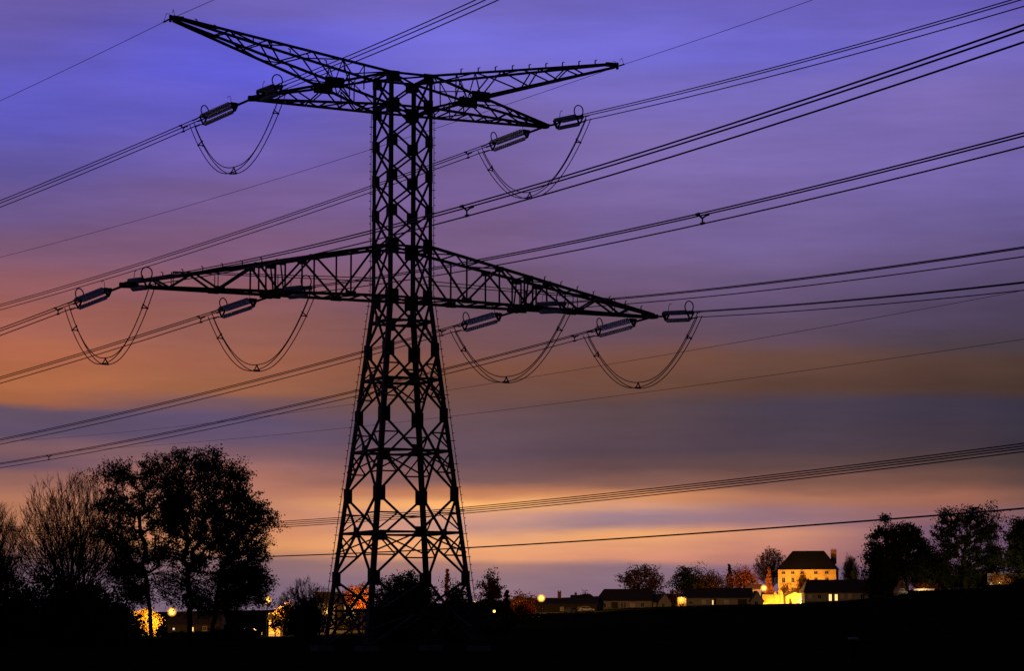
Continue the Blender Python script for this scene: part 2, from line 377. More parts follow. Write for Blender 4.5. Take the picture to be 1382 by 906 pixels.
# climbing rails with step bolts on the two outer legs
for k in ('l', 'r'):
    su, sv = CORN[k]; m = MB()
    
    zs = [i * 0.55 for i in range(int(Z2B / 0.55))]
    off = Vector((su * .17, sv * .05, 0))
    m.tube([cpt(k, 0.3) + off * 1.1, cpt(k, Z1B) + off], 0.028, 4)
    m.tube([cpt(k, Z1B) + off * .6, cpt(k, Z2B) + off * .6], 0.025, 4)
    for i, z in enumerate(zs):
        if z < 1: continue
        f_ = 1.0 if z < Z1B else 0.6
        p = cpt(k, z) + off * f_
        if i % 3 == 0: m.bar(cpt(k, z), p, 0.05)
        m.bar(p, p + Vector((su * .13, 0, 0.02)), 0.05)
    m.build('climbing_rail', STEEL, py)

def zig(m, P, w):
    for p, q in zip(P, P[1:]): m.bar(p, q, w)
def chord_at(pts, u):
    for p, q in zip(pts, pts[1:]):
        if min(abs(p.x), abs(q.x)) - 1e-6 <= abs(u) <= max(abs(p.x), abs(q.x)) + 1e-6:
            return lerp(p, q, (abs(u) - abs(p.x)) / (abs(q.x) - abs(p.x)))
    return pts[-1] if abs(u) > abs(pts[-1].x) else pts[0]
for s in (-1, 1):
    # ---- lower crossarm
    arm = empty('crossarm', (0, 0, 0)); arm.parent = py
    top = {v: [Vector((s * A, v * A, Z1T)), Vector((s * L1, v * .14, Z1TIP + .14))] for v in (-1, 1)}
    bot = {v: [Vector((s * A, v * A, Z1B)), Vector((s * L1, v * .14, Z1TIP - .05))] for v in (-1, 1)}
    for v in (-1, 1):
        for ch, mt in ((top, RUSTY), (bot, STEEL)):
            m = MB(); m.bar(*ch[v], 0.17, 0.20); m.build('chord', mt, arm)
        m = MB()
        TN = [A, 7.2, 11.2, 15.8, 18.6]; BN = [4.5, 9.66, 14.0, 17.5]
        seq = []
        for i, u in enumerate(TN):
            seq.append(chord_at(top[v], u))
            if i < len(BN): seq.append(chord_at(bot[v], BN[i]))
        zig(m, seq, 0.13)
        for u in (4.5, 7.2, 9.3, 10.0, 11.2): m.bar(chord_at(top[v], u), chord_at(bot[v], u), 0.10)
        m.bar(chord_at(top[v], 9.66), chord_at(bot[v], 9.4), 0.09)
        m.build('lattice_web', STEEL, arm)
        for u in (7.2, 9.66, 11.2):
            gm = MB(); p = chord_at(top[v], u); gm.box((p.x, p.y, p.z - .12), (.7, .05, .42)); gm.build('gusset_plate', STEEL, arm)
        for u in (4.5, 9.66, 14.0):
            gm = MB(); p = chord_at(bot[v], u); gm.box((p.x, p.y, p.z + .05), (.8, .05, .40)); gm.build('gusset_plate', STEEL, arm)
        rl = MB(); rv = v * 0.62
        rl.bar((s * A, v * .9, Z1B + 1.35), (s * 17.2, v * .22, Z1B + 0.98), 0.055)
        for u in (17.2, 14.0, 9.66): 
            rl.bar((s * u, v * (.9 - .68 * (u - A) / (17.2 - A)), Z1B + 1.36 - .38 * (u - A) / (17.2 - A)), (s * u, v * (.9 - .68 * (u - A) / (17.2 - A)), Z1B - 0.05), 0.05)
        rl.build('handrail', STEEL, arm)
    for ch, w in ((top, .09), (bot, .10)):
        m = MB(); N = 9; us = [A + (L1 - 1.2 - A) * i / N for i in range(N + 1)]
        for i in range(N):
            v = -1 if i % 2 else 1
            m.bar(chord_at(ch[v], us[i]), chord_at(ch[-v], us[i + 1]), w)
            m.bar(chord_at(ch[1], us[i + 1]), chord_at(ch[-1], us[i + 1]), w)
        m.build('plan_brace', STEEL, arm)
    m = MB(); m.box((s * (L1 - .3), 0, Z1TIP + .03), (1.3, .34, .30)); m.build('tip_plate', STEEL, arm)
    for v in (-1, 1):                                            # hanger plates of the middle phase
        m = MB(); p = chord_at(bot[v], 9.66); m.box((p.x, p.y, p.z - .05), (1.5, .26, .34)); m.build('hanger_plate', STEEL, arm)
    m = MB()
    for i in range(7):
        p = chord_at(top[-1], 11 + i * 1.4); m.bar(p, p + Vector((0, -.05, .34)), .06); m.bar(p + Vector((0, -.05, .34)), p + Vector((s * .14, -.05, .38)), .05)
    m.build('step_bolts', STEEL, arm)
    # ---- upper crossarm and earth wire peak, crossing at the knee
    kn = {v: Vector((s * 5.74, v * 1.10, 40.36)) for v in (-1, 1)}
    arm = empty('crossarm'); arm.parent = py
    atop = {v: [Vector((s * A, v * A, Z3T)), kn[v], Vector((s * L2, v * .13, Z2TIP + .12))] for v in (-1, 1)}
    abot = {v: [Vector((s * A, v * A, Z2B)), Vector((s * L2, v * .13, Z2TIP - .05))] for v in (-1, 1)}
    for v in (-1, 1):
        for ch in (atop, abot):
            m = MB()
            for p, q in zip(ch[v], ch[v][1:]): m.bar(p, q, .155, .17)
            m.build('chord', STEEL, arm)
        m = MB(); seq = []
        for ut, ub in ((5.74, 7.3), (8.6, 10.0)): seq += [chord_at(atop[v], ut), chord_at(abot[v], ub)]
        zig(m, [chord_at(abot[v], 4.3)] + seq, .09); zig(m, [chord_at(abot[v], 2.9), chord_at(atop[v], 4.3) - Vector((0, 0, .45)), chord_at(abot[v], 4.3)], .07)
        m.build('lattice_web', STEEL, arm)
        gm = MB(); gm.box((kn[v].x, kn[v].y + v * .03, kn[v].z), (1.45, .05, .78)); gm.build('gusset_plate', STEEL, arm)
    m = MB(); us = [A, 3.2, 4.7, 6.2, 7.7, 9.2, 10.4]
    for i in range(6):
        v = 1 if i % 2 else -1
        m.bar(chord_at(abot[v], us[i]), chord_at(abot[-v], us[i + 1]), .09); m.bar(chord_at(abot[1], us[i + 1]), chord_at(abot[-1], us[i + 1]), .09)
        m.bar(chord_at(atop[v], us[i]), chord_at(atop[-v], us[i + 1]), .07)
    m.build('plan_brace', STEEL, arm)
    m = MB(); m.box((s * (L2 - .3), 0, Z2TIP + .03), (1.1, .32, .32)); m.build('tip_plate', STEEL, arm)
    pk = empty('earth_wire_peak'); pk.parent = py
    ptop = {v: [Vector((s * A, v * A, Z3T + .02)), Vector((s * L3, v * .10, Z3TIP + .04))] for v in (-1, 1)}
    pbot = {v: [Vector((s * A, v * A, Z2B + .02)), kn[v] + Vector((0, 0, .01)), Vector((s * L3, v * .10, Z3TIP - .22))] for v in (-1, 1)}
    for v in (-1, 1):
        for ch in (ptop, pbot):
            m = MB()
            for p, q in zip(ch[v], ch[v][1:]): m.bar(p, q, .155, .17)
            m.build('chord', STEEL, pk)
        m = MB(); seq = [kn[v]]
        for ut, ub in ((7.4, 9.8), (10.7, 12.3), (13.4, 14.6)): seq += [chord_at(ptop[v], ut), chord_at(pbot[v], ub)]
        zig(m, seq, .09); m.bar(chord_at(ptop[v], 3.6), chord_at(pbot[v], 3.6) + Vector((0, 0, .3)), .07)
        zig(m, [chord_at(ptop[v], 3.6), chord_at(pbot[v], 4.6), chord_at(ptop[v], 5.2), kn[v]], .07)
        m.build('lattice_web', STEEL, pk)
    m = MB(); us = [A, 3.4, 5.2, 7.4, 9.2, 10.7, 13.4, 15.5]
    for i in range(7):
        v = 1 if i % 2 else -1
        m.bar(chord_at(ptop[v], us[i]), chord_at(ptop[-v], us[i + 1]), .08); m.bar(chord_at(pbot[v], us[i]), chord_at(pbot[-v], us[i + 1]), .08)
    m.build('plan_brace', STEEL, pk)
    m = MB(); m.box((s * (L3 - .25), 0, Z3TIP - .05), (1.0, .28, .30)); m.box((s * (L3 + .2), 0, Z3TIP - .1), (.14, .2, .5)); m.build('tip_plate', STEEL, pk)
    m = MB()
    for i in range(9):
        p = chord_at(ptop[-1 if s > 0 else 1], 4 + i * 1.45); m.bar(p, p + Vector((0, 0, .36)), .07); m.bar(p + Vector((0, 0, .36)), p + Vector((s * .16, 0, .40)), .06)
    m.build('step_bolts', STEEL, pk)

# ------------------------------------------------------------------ insulators, conductors, jumpers
def project(P):
    y = P.y * CP + (P.z - CAMH) * SP; z = -P.y * SP + (P.z - CAMH) * CP
    return W0 / 2 + F * P.x / y, H0 / 2 - F * z / y
def fit_span(P0, phi, k, obs):
    """slope of a span leaving P0 at azimuth phi with curvature k"""
    d = Vector((math.cos(phi), math.sin(phi), 0)); s = -0.095
    for _ in range(6):
        num = den = 0
        for px, py_ in obs:
            lo, hi = 0.5, 170.0
            f = lambda t: project(P0 + d * t + Vector((0, 0, s * t + k * t * t)))[0] - px
            sg = f(lo) > 0
            for _ in range(50):
                mid = (lo + hi) / 2
                if (f(mid) > 0) == sg: lo = mid
                else: hi = mid
            t = lo; Q = P0 + d * t; z = at(px, py_, Q.y).z
            num += t * (z - P0.z - k * t * t); den += t * t
        s = num / den
    return d, s
def span_pt(P0, d, s, k, t): return P0 + d * t + Vector((0, 0, s * t + k * t * t))
BUN = [(0.24, 0.20), (-0.24, 0.20), (0.0, -0.22)]              # triple bundle (across, up)
STR = [(0.30, 0.22), (-0.30, 0.22), (0.0, -0.34)]
TEND = 7.2
KL, KR = 0.000334, 0.000349
PH_L, PH_R = math.radians(129.93), math.radians(-67.37)
LM = 9.66
prof = []
for i in range(16):
    t = 2.45 + i * 0.231; prof += [(t, .05), (t + .03, .12), (t + .07, .158), (t + .11, .152), (t + .12, .05)]
prof.append((2.45 + 16 * .231, .05))
def insulator(P0, d, s, label):
    fw = (d + Vector((0, 0, s))).normalized(); side = Vector((-d.y, d.x, 0)); up = side.cross(fw) * -1
    up = fw.cross(side); up = up if up.z > 0 else -up
    e = tag(empty('insulator_set', P0), label, 'insulators', 'tension insulator sets on the crossarms')
    L = lambda t, a=0, b=0: fw * t + side * a + up * b
    m = MB(); m.tube([L(0), L(2.1)], .085, 6); m.box(L(.1), (.3, .3, .3)); m.build('link_rod', STEEL, e)
    m = MB()
    pts = [L(2.2, a, b) for a, b in STR]
    for i in range(3): m.bar(pts[i], pts[(i + 1) % 3], .13); m.bar(L(2.0), pts[i], .10); m.bar(pts[i], pts[i] + fw * .28, .08)
    m.build('yoke_plate', STEEL, e)
    for a, b in STR:
        m = MB(); m.lathe(side * a + up * b, fw, prof, 10); m.build('insulator_string', GLASS, e, True)
    m = MB(); pts = [L(6.25, a, b) for a, b in STR]; q = [L(6.7, a, b) for a, b in BUN]
    for i in range(3):
        m.bar(pts[i], pts[(i + 1) % 3], .10); m.bar(pts[i], q[i], .07); m.tube([q[i], L(TEND + .1, *BUN[i])], .055, 6)
    m.build('dead_end_clamp', STEEL, e)
    m = MB(); m.ring(L(6.0, 0, .62), (fw + side * .3), .42, .045); m.bar(L(6.2, .1, .2), L(6.0, 0, .25), .05); m.build('arcing_ring', STEEL, e)
    m = MB(); m.tube([L(2.6, 0, .2), L(2.62, 0, .75), L(2.75, 0, .9), L(2.95, 0, .92), L(3.05, 0, .84)], .022, 4); m.build('arcing_horn', STEEL, e)
    return e
def bundle(P0, d, s, k, tmax, r, label, spacers, group):
    e = tag(empty('conductor_bundle', span_pt(P0, d, s, k, TEND)), label, 'power line', group)
    o = Vector(e.location); side = Vector((-d.y, d.x, 0))
    ts = [TEND - .1 + (tmax - TEND) * (i / 46) ** 1.15 for i in range(47)]
    for i, (a, b) in enumerate(BUN):
        m = MB(); m.tube([span_pt(P0, d, s, k, t) + side * a + Vector((0, 0, b + 0.03 * math.sin(t * .03 + i))) - o for t in ts], r, 6); m.build('conductor', ALU, e, True)
    for t in spacers:
        if t > 12:                                              # given as a photo column
            lo, hi = 8.0, 160.0
            for _ in range(50):
                mid = (lo + hi) / 2
                if (project(span_pt(P0, d, s, k, mid))[0] - t) * (1 if d.x > 0 else -1) > 0: hi = mid
                else: lo = mid
            t = lo
        m = MB(); c = span_pt(P0, d, s, k, t) - o + Vector((0, 0, .02))
        for i, (a, b) in enumerate(BUN):
            q = c + side * a + Vector((0, 0, b - .02)); m.bar(c, q, .07); m.bar(q - d * .16, q + d * .16, .10)
        m.build('spacer', ALU, e)
    return e
def jumper(Pl, Pr, dl, dr, drop, label):
    e = tag(empty('jumper_loop', Pl), label, 'jumper loop', 'jumper loops under the crossarms')
    ax = (Pr - Pl); ax.z = 0; ax.normalize(); side = Vector((-ax.y, ax.x, 0))
    def base(t):
        sh = 1 - abs(2 * t - 1) ** 2.3
        p = Pl + (Pr - Pl) * (t + 0.02 * math.sin(2 * math.pi * t)) + Vector((0, 0, -drop * sh)); return p
    def fr(t):
        tg = (base(min(1, t + .01)) - base(max(0, t - .01))).normalized(); n = side.cross(tg); return side, (n if n.z > 0 or True else -n)
    cables = [(.20, .17), (-.20, .17), (0, -.20)]
    for i, (a, b) in enumerate(cables):
        m = MB(); pts = []
        for j in range(41):
            t = j / 40; sd_, n = fr(t); sgn = 1 if n.z >= 0 else -1
            pts.append(base(t) + sd_ * a + n * b - Pl + Vector((0, 0, .04 * math.sin(9 * t + i * 2))))
        m.tube(pts, .034, 5); m.build('cable', ALU, e, True)
    for t in (.09, .47, .92):
        m = MB(); sd_, n = fr(t); c = base(t) - Pl; q = [c + sd_ * a + n * b for a, b in cables]
        for i in range(3): m.bar(q[i], q[(i + 1) % 3], .065); m.bar(q[i] - Vector((0, 0, .07)), q[i] + Vector((0, 0, .07)), .10)
        m.build('spacer', ALU, e)
    return e
PH = [  # name, root left, root right, obs left, obs right, spacers left, right
 ('left tip of the upper crossarm', (-L2, 0, Z2TIP), (-L2, 0, Z2TIP), [(250,178),(0,275)], [(480,80),(655,1)], [8.9], []),
 ('right tip of the upper crossarm', (L2, 0, Z2TIP), (L2, 0, Z2TIP), [(645,207),(497,257),(0,415)], [(798,160),(1380,2)], [9.2], []),
 ('left tip of the lower crossarm', (-L1, 0, Z1TIP), (-L1, 0, Z1TIP), [(100,413),(0,449)], [(700,261),(590,300),(1382,45)], [9.0], [630]),
 ('left middle of the lower crossarm', (-LM, .9, 24.95), (-LM, -.9, 24.95), [(300,423),(0,514)], [(700,345),(1382,190)], [9.0], [948]),
 ('right middle of the lower crossarm', (LM, .9, 24.95), (LM, -.9, 24.95), [(600,449),(484,479),(0,597)], [(863,402),(1382,341)], [9.0], []),
 ('right tip of the lower crossarm', (L1, 0, Z1TIP), (L1, 0, Z1TIP), [(800,453),(601,501),(476,532),(0,629)], [(948,427),(1382,386)], [9.0, 66], []),
]
for nm, rl, rr, ol, orr, spl, spr in PH:
    Pl, Pr = TW(*rl), TW(*rr)
    dl, sl = fit_span(Pl, PH_L, KL, ol); dr, sr = fit_span(Pr, PH_R, KR, orr)
    insulator(Pl, dl, sl, 'triple glass insulator set pulling left from the ' + nm)
    insulator(Pr, dr, sr, 'foreshortened glass insulator set pulling right from the ' + nm)
    bundle(Pl, dl, sl, KL, 285, .035, 'three thin cables running off left from the ' + nm, spl, 'conductor bundles strung from the pylon')
    bundle(Pr, dr, sr, KR, 268, .033, 'three cables rising to the right from the ' + nm, spr, 'conductor bundles strung from the pylon')
    jumper(span_pt(Pl, dl, sl, KL, 7.6), span_pt(Pr, dr, sr, KR, 7.6), dl, dr, 4.55, 'slack loop of three cables hanging under the ' + nm)
for nm, u, ol, orr in (('left', -L3, [(0, 136)], [(285, 1)]), ('right', L3, [(675, 135.6), (497, 198.5), (0, 349.4)], [(1095, 0)])):
    P0 = TW(u + (.3 if u > 0 else -.15), 0, Z3TIP - .1)
    for ph, k, ob, dr_, tm in ((PH_L, .00029, ol, 'left', 285), (PH_R, .00030, orr, 'right', 268)):
        d, s = fit_span(P0, ph, k, ob)
        e = tag(empty('earth_wire', P0), 'single thin earth wire leaving the %s peak towards the %s' % (nm, dr_), 'power line', 'earth wires strung from the pylon peaks')
        m = MB(); m.tube([span_pt(P0, d, s, k, tm * (i / 50) ** 1.1) - P0 for i in range(51)], .020, 5); m.build('wire', ALU, e, True)
        m = MB(); m.bar(d * .1, d * 1.0 + Vector((0, 0, s)), .09); m.tube([d * .9, d * .6 + Vector((0, 0, .5)), d * .2 + Vector((0, 0, .35))], .02, 4); m.build('clamp', STEEL, e)

# other overhead lines crossing behind the pylon: straight in plan, sag fitted
def crossing(obs, Ya, Yb, r, name, label, dz_=0.0, group=None):
    pa, pb = at(1382, obs[0][1], Ya), at(380, 700, Yb); d = Vector((pb.x - pa.x, pb.y - pa.y, 0)); L = d.length; d.normalize()
    T, Zs = [], []
    for px, py_ in obs:
        lo, hi = -40.0, 600.0
        for _ in range(60):
            mid = (lo + hi) / 2; q = pa + d * mid; q.z = 8
            if project(q)[0] > px: lo = mid
            else: hi = mid
        T.append(lo); Zs.append(at(px, py_, (pa + d * lo).y).z)
    c = np.polyfit(T, Zs, 2 if len(obs) > 2 else 1)
    t0, t1 = -25.0, max(T) + 14
    pts = [Vector((pa.x + d.x * t, pa.y + d.y * t, float(np.polyval(c, t)) + dz_)) for t in np.linspace(t0, t1, 40)]
    m = MB(); m.tube(pts, r, 5); o = m.build(name, ALU, None, True); return tag(o, label, 'overhead wire', group)
G4 = 'parallel low voltage wires behind the pylon'
for i, (y0, y1, y2, y3, w) in enumerate(((598.5,686.5,703,711,'topmost'),(602,688.8,705.8,714,'second from top'),(605.5,691,708.6,717,'third from top'),(610,693.5,711.6,720,'lowest'))):
    crossing([(1382, y0), (630, y1), (380, y2), (0, y3)], 142, 248, .036, 'overhead_wire', w + ' of four close wires crossing low behind the pylon', group=G4)
crossing([(1382, 686.5), (1000, 716), (640, 740), (370, 751), (0, 753)], 142, 248, .056, 'overhead_cable', 'lowest single cable crossing just above the village roofs')
crossing([(1382, 396), (940, 470), (610, 521), (476, 551), (0, 596)], 190, 331, .020, 'overhead_wire', 'upper of two faint far wires seen below the lower crossarm', group='faint far wires')
crossing([(1382, 459), (940, 521), (620, 560), (471, 578), (132, 606)], 190, 331, .020, 'overhead_wire', 'lower of two faint far wires seen below the lower crossarm', group='faint far wires')
#NEXT
# ------------------------------------------------------------------ vegetation builders
nrg = np.random.default_rng(11)
def leaf_mesh(name, m, parent, pts, size, stretch=1.6):
    """pts (n,3): one small bent quad per point, random orientation"""
    n = len(pts); a = nrg.normal(size=(n, 3)); a /= np.linalg.norm(a, axis=1)[:, None]
    b = nrg.normal(size=(n, 3)); b -= a * (a * b).sum(1)[:, None]; b /= np.linalg.norm(b, axis=1)[:, None]
    s = (size * nrg.uniform(.55, 1.3, n))[:, None]
    a = a * s * .5 * stretch; b = b * s * .5
    q = np.stack([pts - a, pts - b * .9 + a * .1, pts + a, pts + b * .9 + a * .1], 1).reshape(-1, 3)
    me = bpy.data.meshes.new(name); me.vertices.add(4 * n); me.vertices.foreach_set('co', q.astype(np.float32).ravel())
    me.loops.add(4 * n); me.loops.foreach_set('vertex_index', np.arange(4 * n, dtype=np.int32))
    me.polygons.add(n); me.polygons.foreach_set('loop_start', np.arange(0, 4 * n, 4, dtype=np.int32)); me.polygons.foreach_set('loop_total', np.full(n, 4, dtype=np.int32))
    me.update(); me.validate(); return link(name, me, m, parent)
def crown_pts(lobes, n, clump, spread):
    """points in clumps through ellipsoid lobes [(c, r)], denser towards the outside"""
    vol = np.array([max(.01, r[0] * r[2]) for c, r in lobes]); vol = vol / vol.sum(); out = []
    for (c, r), w in zip(lobes, vol):
        k = max(3, int(n * w / clump))
        d = nrg.normal(size=(k, 3)); d /= np.linalg.norm(d, axis=1)[:, None]
        rad = nrg.uniform(0.10, 1, k) ** 0.45
        rad *= 1 + .16 * np.sin(d[:, 0] * 5 + c[0]) * np.cos(d[:, 2] * 6 + c[2])
        cc = np.array(c) + d * rad[:, None] * np.array(r)
        sp = spread * nrg.uniform(.5, 1.3, k)
        out.append((cc[:, None, :] + nrg.normal(size=(k, clump, 3)) * sp[:, None, None] * np.array([1, 1, .75])).reshape(-1, 3))
    return np.concatenate(out)
def limb(m, p, q, r0, r1, wob, n=7, sides=5):
    p, q = Vector(p), Vector(q); L = (q - p).length
    off = Vector((rng.uniform(-1, 1), rng.uniform(-1, 1), rng.uniform(-.3, .6))) * wob * L
    m.tube([lerp(p, q, i / (n - 1)) + off * math.sin(math.pi * i / (n - 1)) for i in range(n)], r0, sides, r1)
def skeleton(base_pts, pts, r_tip, r_cap, gain=.5, direct=.38):
    """joins every point to the nearest wood already there; returns edges (p, q, r0, r1, is_tip)"""
    P = [np.array(p, float) for p in base_pts]; par = [-1] + list(range(len(base_pts) - 1)); plen = [0.0]
    for i in range(1, len(P)): plen.append(plen[-1] + float(np.linalg.norm(P[i] - P[i - 1])) * .3)
    hub = P[-1]; order = np.argsort(np.linalg.norm(pts - hub, axis=1)); n0 = len(P)
    arr = np.zeros((n0 + len(pts), 3)); arr[:n0] = P; pl = np.zeros(n0 + len(pts)); pl[:n0] = plen; par = par + [0] * len(pts); n = n0
    for j in order:
        q = pts[j]; d = np.linalg.norm(arr[:n] - q, axis=1); lower = np.maximum(0, arr[:n, 2] - q[2])
        c = d + direct * pl[:n] + lower * .6; c[0] += 50
        i = int(np.argmin(c)); arr[n] = q; par[n] = i; pl[n] = pl[i] + d[i]; n += 1
    cnt = np.ones(n)
    for i in range(n - 1, 0, -1): cnt[par[i]] += cnt[i]
    kids = np.zeros(n, int)
    for i in range(1, n): kids[par[i]] += 1
    rad = np.minimum(r_cap, r_tip * cnt ** gain)
    return [(Vector(arr[par[i]]), Vector(arr[i]), float(min(rad[par[i]], rad[i] * 1.5)), float(rad[i]), kids[i] == 0, i >= n0) for i in range(1, n)]
def sample_lobes(lobes, n, shell=.5):
    vol = np.array([max(.01, r[0] * r[2]) for c, r in lobes]); vol = vol / vol.sum(); out = []
    for (c, r), w in zip(lobes, vol):
        k = max(3, int(n * w)); d = nrg.normal(size=(k, 3)); d /= np.linalg.norm(d, axis=1)[:, None]
        rad = nrg.uniform(.03, 1.0, k) ** shell * nrg.choice([1, 1, 1, 1.06, 1.13], k)
        out.append(np.array(c) + d * rad[:, None] * np.array(r))
    return np.concatenate(out)
def wood(m, edges, sides=4):
    for p, q, r0, r1, tip, new in edges:
        L = (q - p).length; off = Vector((rng.gauss(0, .08), rng.gauss(0, .08), rng.gauss(-.06, .06))) * L
        if r0 > .03: m.tube([p, lerp(p, q, .35) + off, lerp(p, q, .7) + off * .8, q], r0, 5 if r0 > .06 else sides, r1, cap=False)
        else: m.tube([p, lerp(p, q, .5) + off, q], r0, 3, r1, cap=False)
def tree(name, label, cat, trunk, lobes, Y, leafm, n, leaf, clump=14, spread=None, group=None, tw=0.25, twigs=0, depth=1.0, sparse=()):
    """trunk (px, py base or None); lobes [(px, py, rx px, ry px)] on the photo at depth Y"""
    k = Y / F; bx = at(trunk[0], 800, Y).x; base = gz(bx, Y)
    e = tag(empty(name, (bx, Y, base)), label, cat, group); o = Vector(e.location)
    L = []
    for i, (px, py_, rx, ry) in enumerate(lobes):
        c = at(px, py_, Y) - o; c.y = rng.uniform(-.5, .5) * rx * k * depth
        L.append((tuple(c), (rx * k, rx * k * .9 * depth, ry * k)))
    top = max(c[2] + r[2] * .5 for c, r in L)
    m = MB(); hub = Vector((L[0][0][0] * .25, 0, top * .40))
    cl = sample_lobes(L, max(30, n // (clump * 2)), .55); cl = cl[cl[:, 2] > .3]
    ed = skeleton([(0, 0, -.4), tuple(hub * .4), tuple(hub * .7), tuple(hub)], cl, .016 if leaf < .25 else .03, tw)
    wood(m, ed)
    P = []
    for px, py_, rx, ry in sparse:
        c = at(px, py_, Y) - o; c.y = 0
        for _ in range(46):
            d = Vector((rng.gauss(0, 1), rng.gauss(0, 1), rng.gauss(0, 1))).normalized() * rng.uniform(.3, 1)
            q = c + Vector((d.x * rx, d.y * rx * .8, d.z * ry)) * k; st = Vector((hub.x * rng.uniform(0, .6), 0, min(hub.z, max(.8, q.z + rng.uniform(.2, 1.6)))))
            st = lerp(st, q, rng.uniform(.0, .55)); limb(m, st, q, .032, .010, .16, 6, 3)
            for _ in range(5):
                a = lerp(st, q, rng.uniform(.4, 1)); b = a + Vector((rng.gauss(0, .45), rng.gauss(0, .45), rng.gauss(-.12, .35))); m.bar(a, b, .022)
                P += [tuple(lerp(a, b, rng.uniform(.4, 1.1)) + Vector((rng.gauss(0, .08), rng.gauss(0, .08), rng.gauss(0, .08)))) for _ in range(3)]
    m.build('trunk', BARK, e)
    sp = spread or leaf * 2.2; out = []; dens = 2.1 if Y > 250 else 1.6; leaf = leaf * (.68 if Y > 250 else .80)
    for p, q, r0, r1, tip, new in ed:
        if not new: continue
        a = np.array(q - p); Ld = np.linalg.norm(a) + 1e-6; a = a / Ld; size = sp * float(np.clip(nrg.lognormal(0, .45), .4, 2.4)) * (1.15 if tip else .7)
        kk = int(clump * (size / sp) ** 1.6 * 1.7 * dens) + 2
        t = nrg.uniform(-1.1, .8, kk)[:, None] * size * 1.6
        out.append(np.array(q) + a * t + nrg.normal(size=(kk, 3)).clip(-1.7, 1.7) * size * np.array([.72, .72, .42]) - np.array([0, 0, 1]) * (t / size) ** 2 * .10 * size)
    pts = np.concatenate(out)
    if P: pts = np.concatenate([pts, np.array(P)])
    pts = pts[pts[:, 2] > -.2]
    leaf_mesh('crown', leafm, e, pts, leaf)
    return e
def bush(name, label, px, pytop, w, Y, leafm=LEAF, n=4000, leaf=.25, group=None, pb=None, cat='bush'):
    bx = at(px, 800, Y).x; base = gz(bx, Y); pyb = pb or (H0 / 2 + F * PITCH - (base - CAMH) * F / Y)
    h = pyb - pytop; lobes = [(px, pytop + h * .55, w * .42, h * .50), (px - w * .27, pytop + h * .66, w * .26, h * .40), (px + w * .28, pytop + h * .62, w * .26, h * .42), (px + rng.uniform(-.1, .1) * w, pytop + h * .28, w * .2, h * .26)]
    return tree(name, label, cat, (px,), lobes, Y, leafm, n, leaf, 12, leaf * 1.6, group, .10, 5)
def conifer(label, px, pytop, w, Y, leafm=CONIF, n=3500, leaf=.4, group=None, name='conifer', ragged=.25, taper=1.0):
    bx = at(px, 800, Y).x; base = gz(bx, Y); e = tag(empty(name, (bx, Y, base)), label, 'tree', group)
    h = at(px, pytop, Y).z - base; R = w / 2 * Y / F
    m = MB(); m.tube([(0, 0, -.4), (0, 0, h * .5), (0, 0, h * .99)], .25, 6, .03); P = []
    nb = int(h * (14 if ragged < .1 else 6))
    for i in range(nb):
        t = rng.uniform(.04, 1) ; z = h * t; a = rng.uniform(0, 6.283)
        r = R * (1 - t ** taper) * rng.uniform(1 - ragged * 1.6, 1 + ragged * .6) + .12
        tip = Vector((math.cos(a) * r, math.sin(a) * r, z - r * .22)); m.tube([(0, 0, z), tip], .035, 4, .01)
        kk = max(4, int(n / nb * (.4 + 1.2 * (1 - t))))
        tt = nrg.uniform(.15, 1, kk)
        P.append(np.stack([tip.x * tt, tip.y * tt, z + (tip.z - z) * tt], 1) + nrg.normal(size=(kk, 3)) * np.array([.16, .16, .10]) * (r * .5 + .25))
    m.build('trunk', BARK, e); leaf_mesh('crown', leafm, e, np.concatenate(P), leaf, 1.9); return e
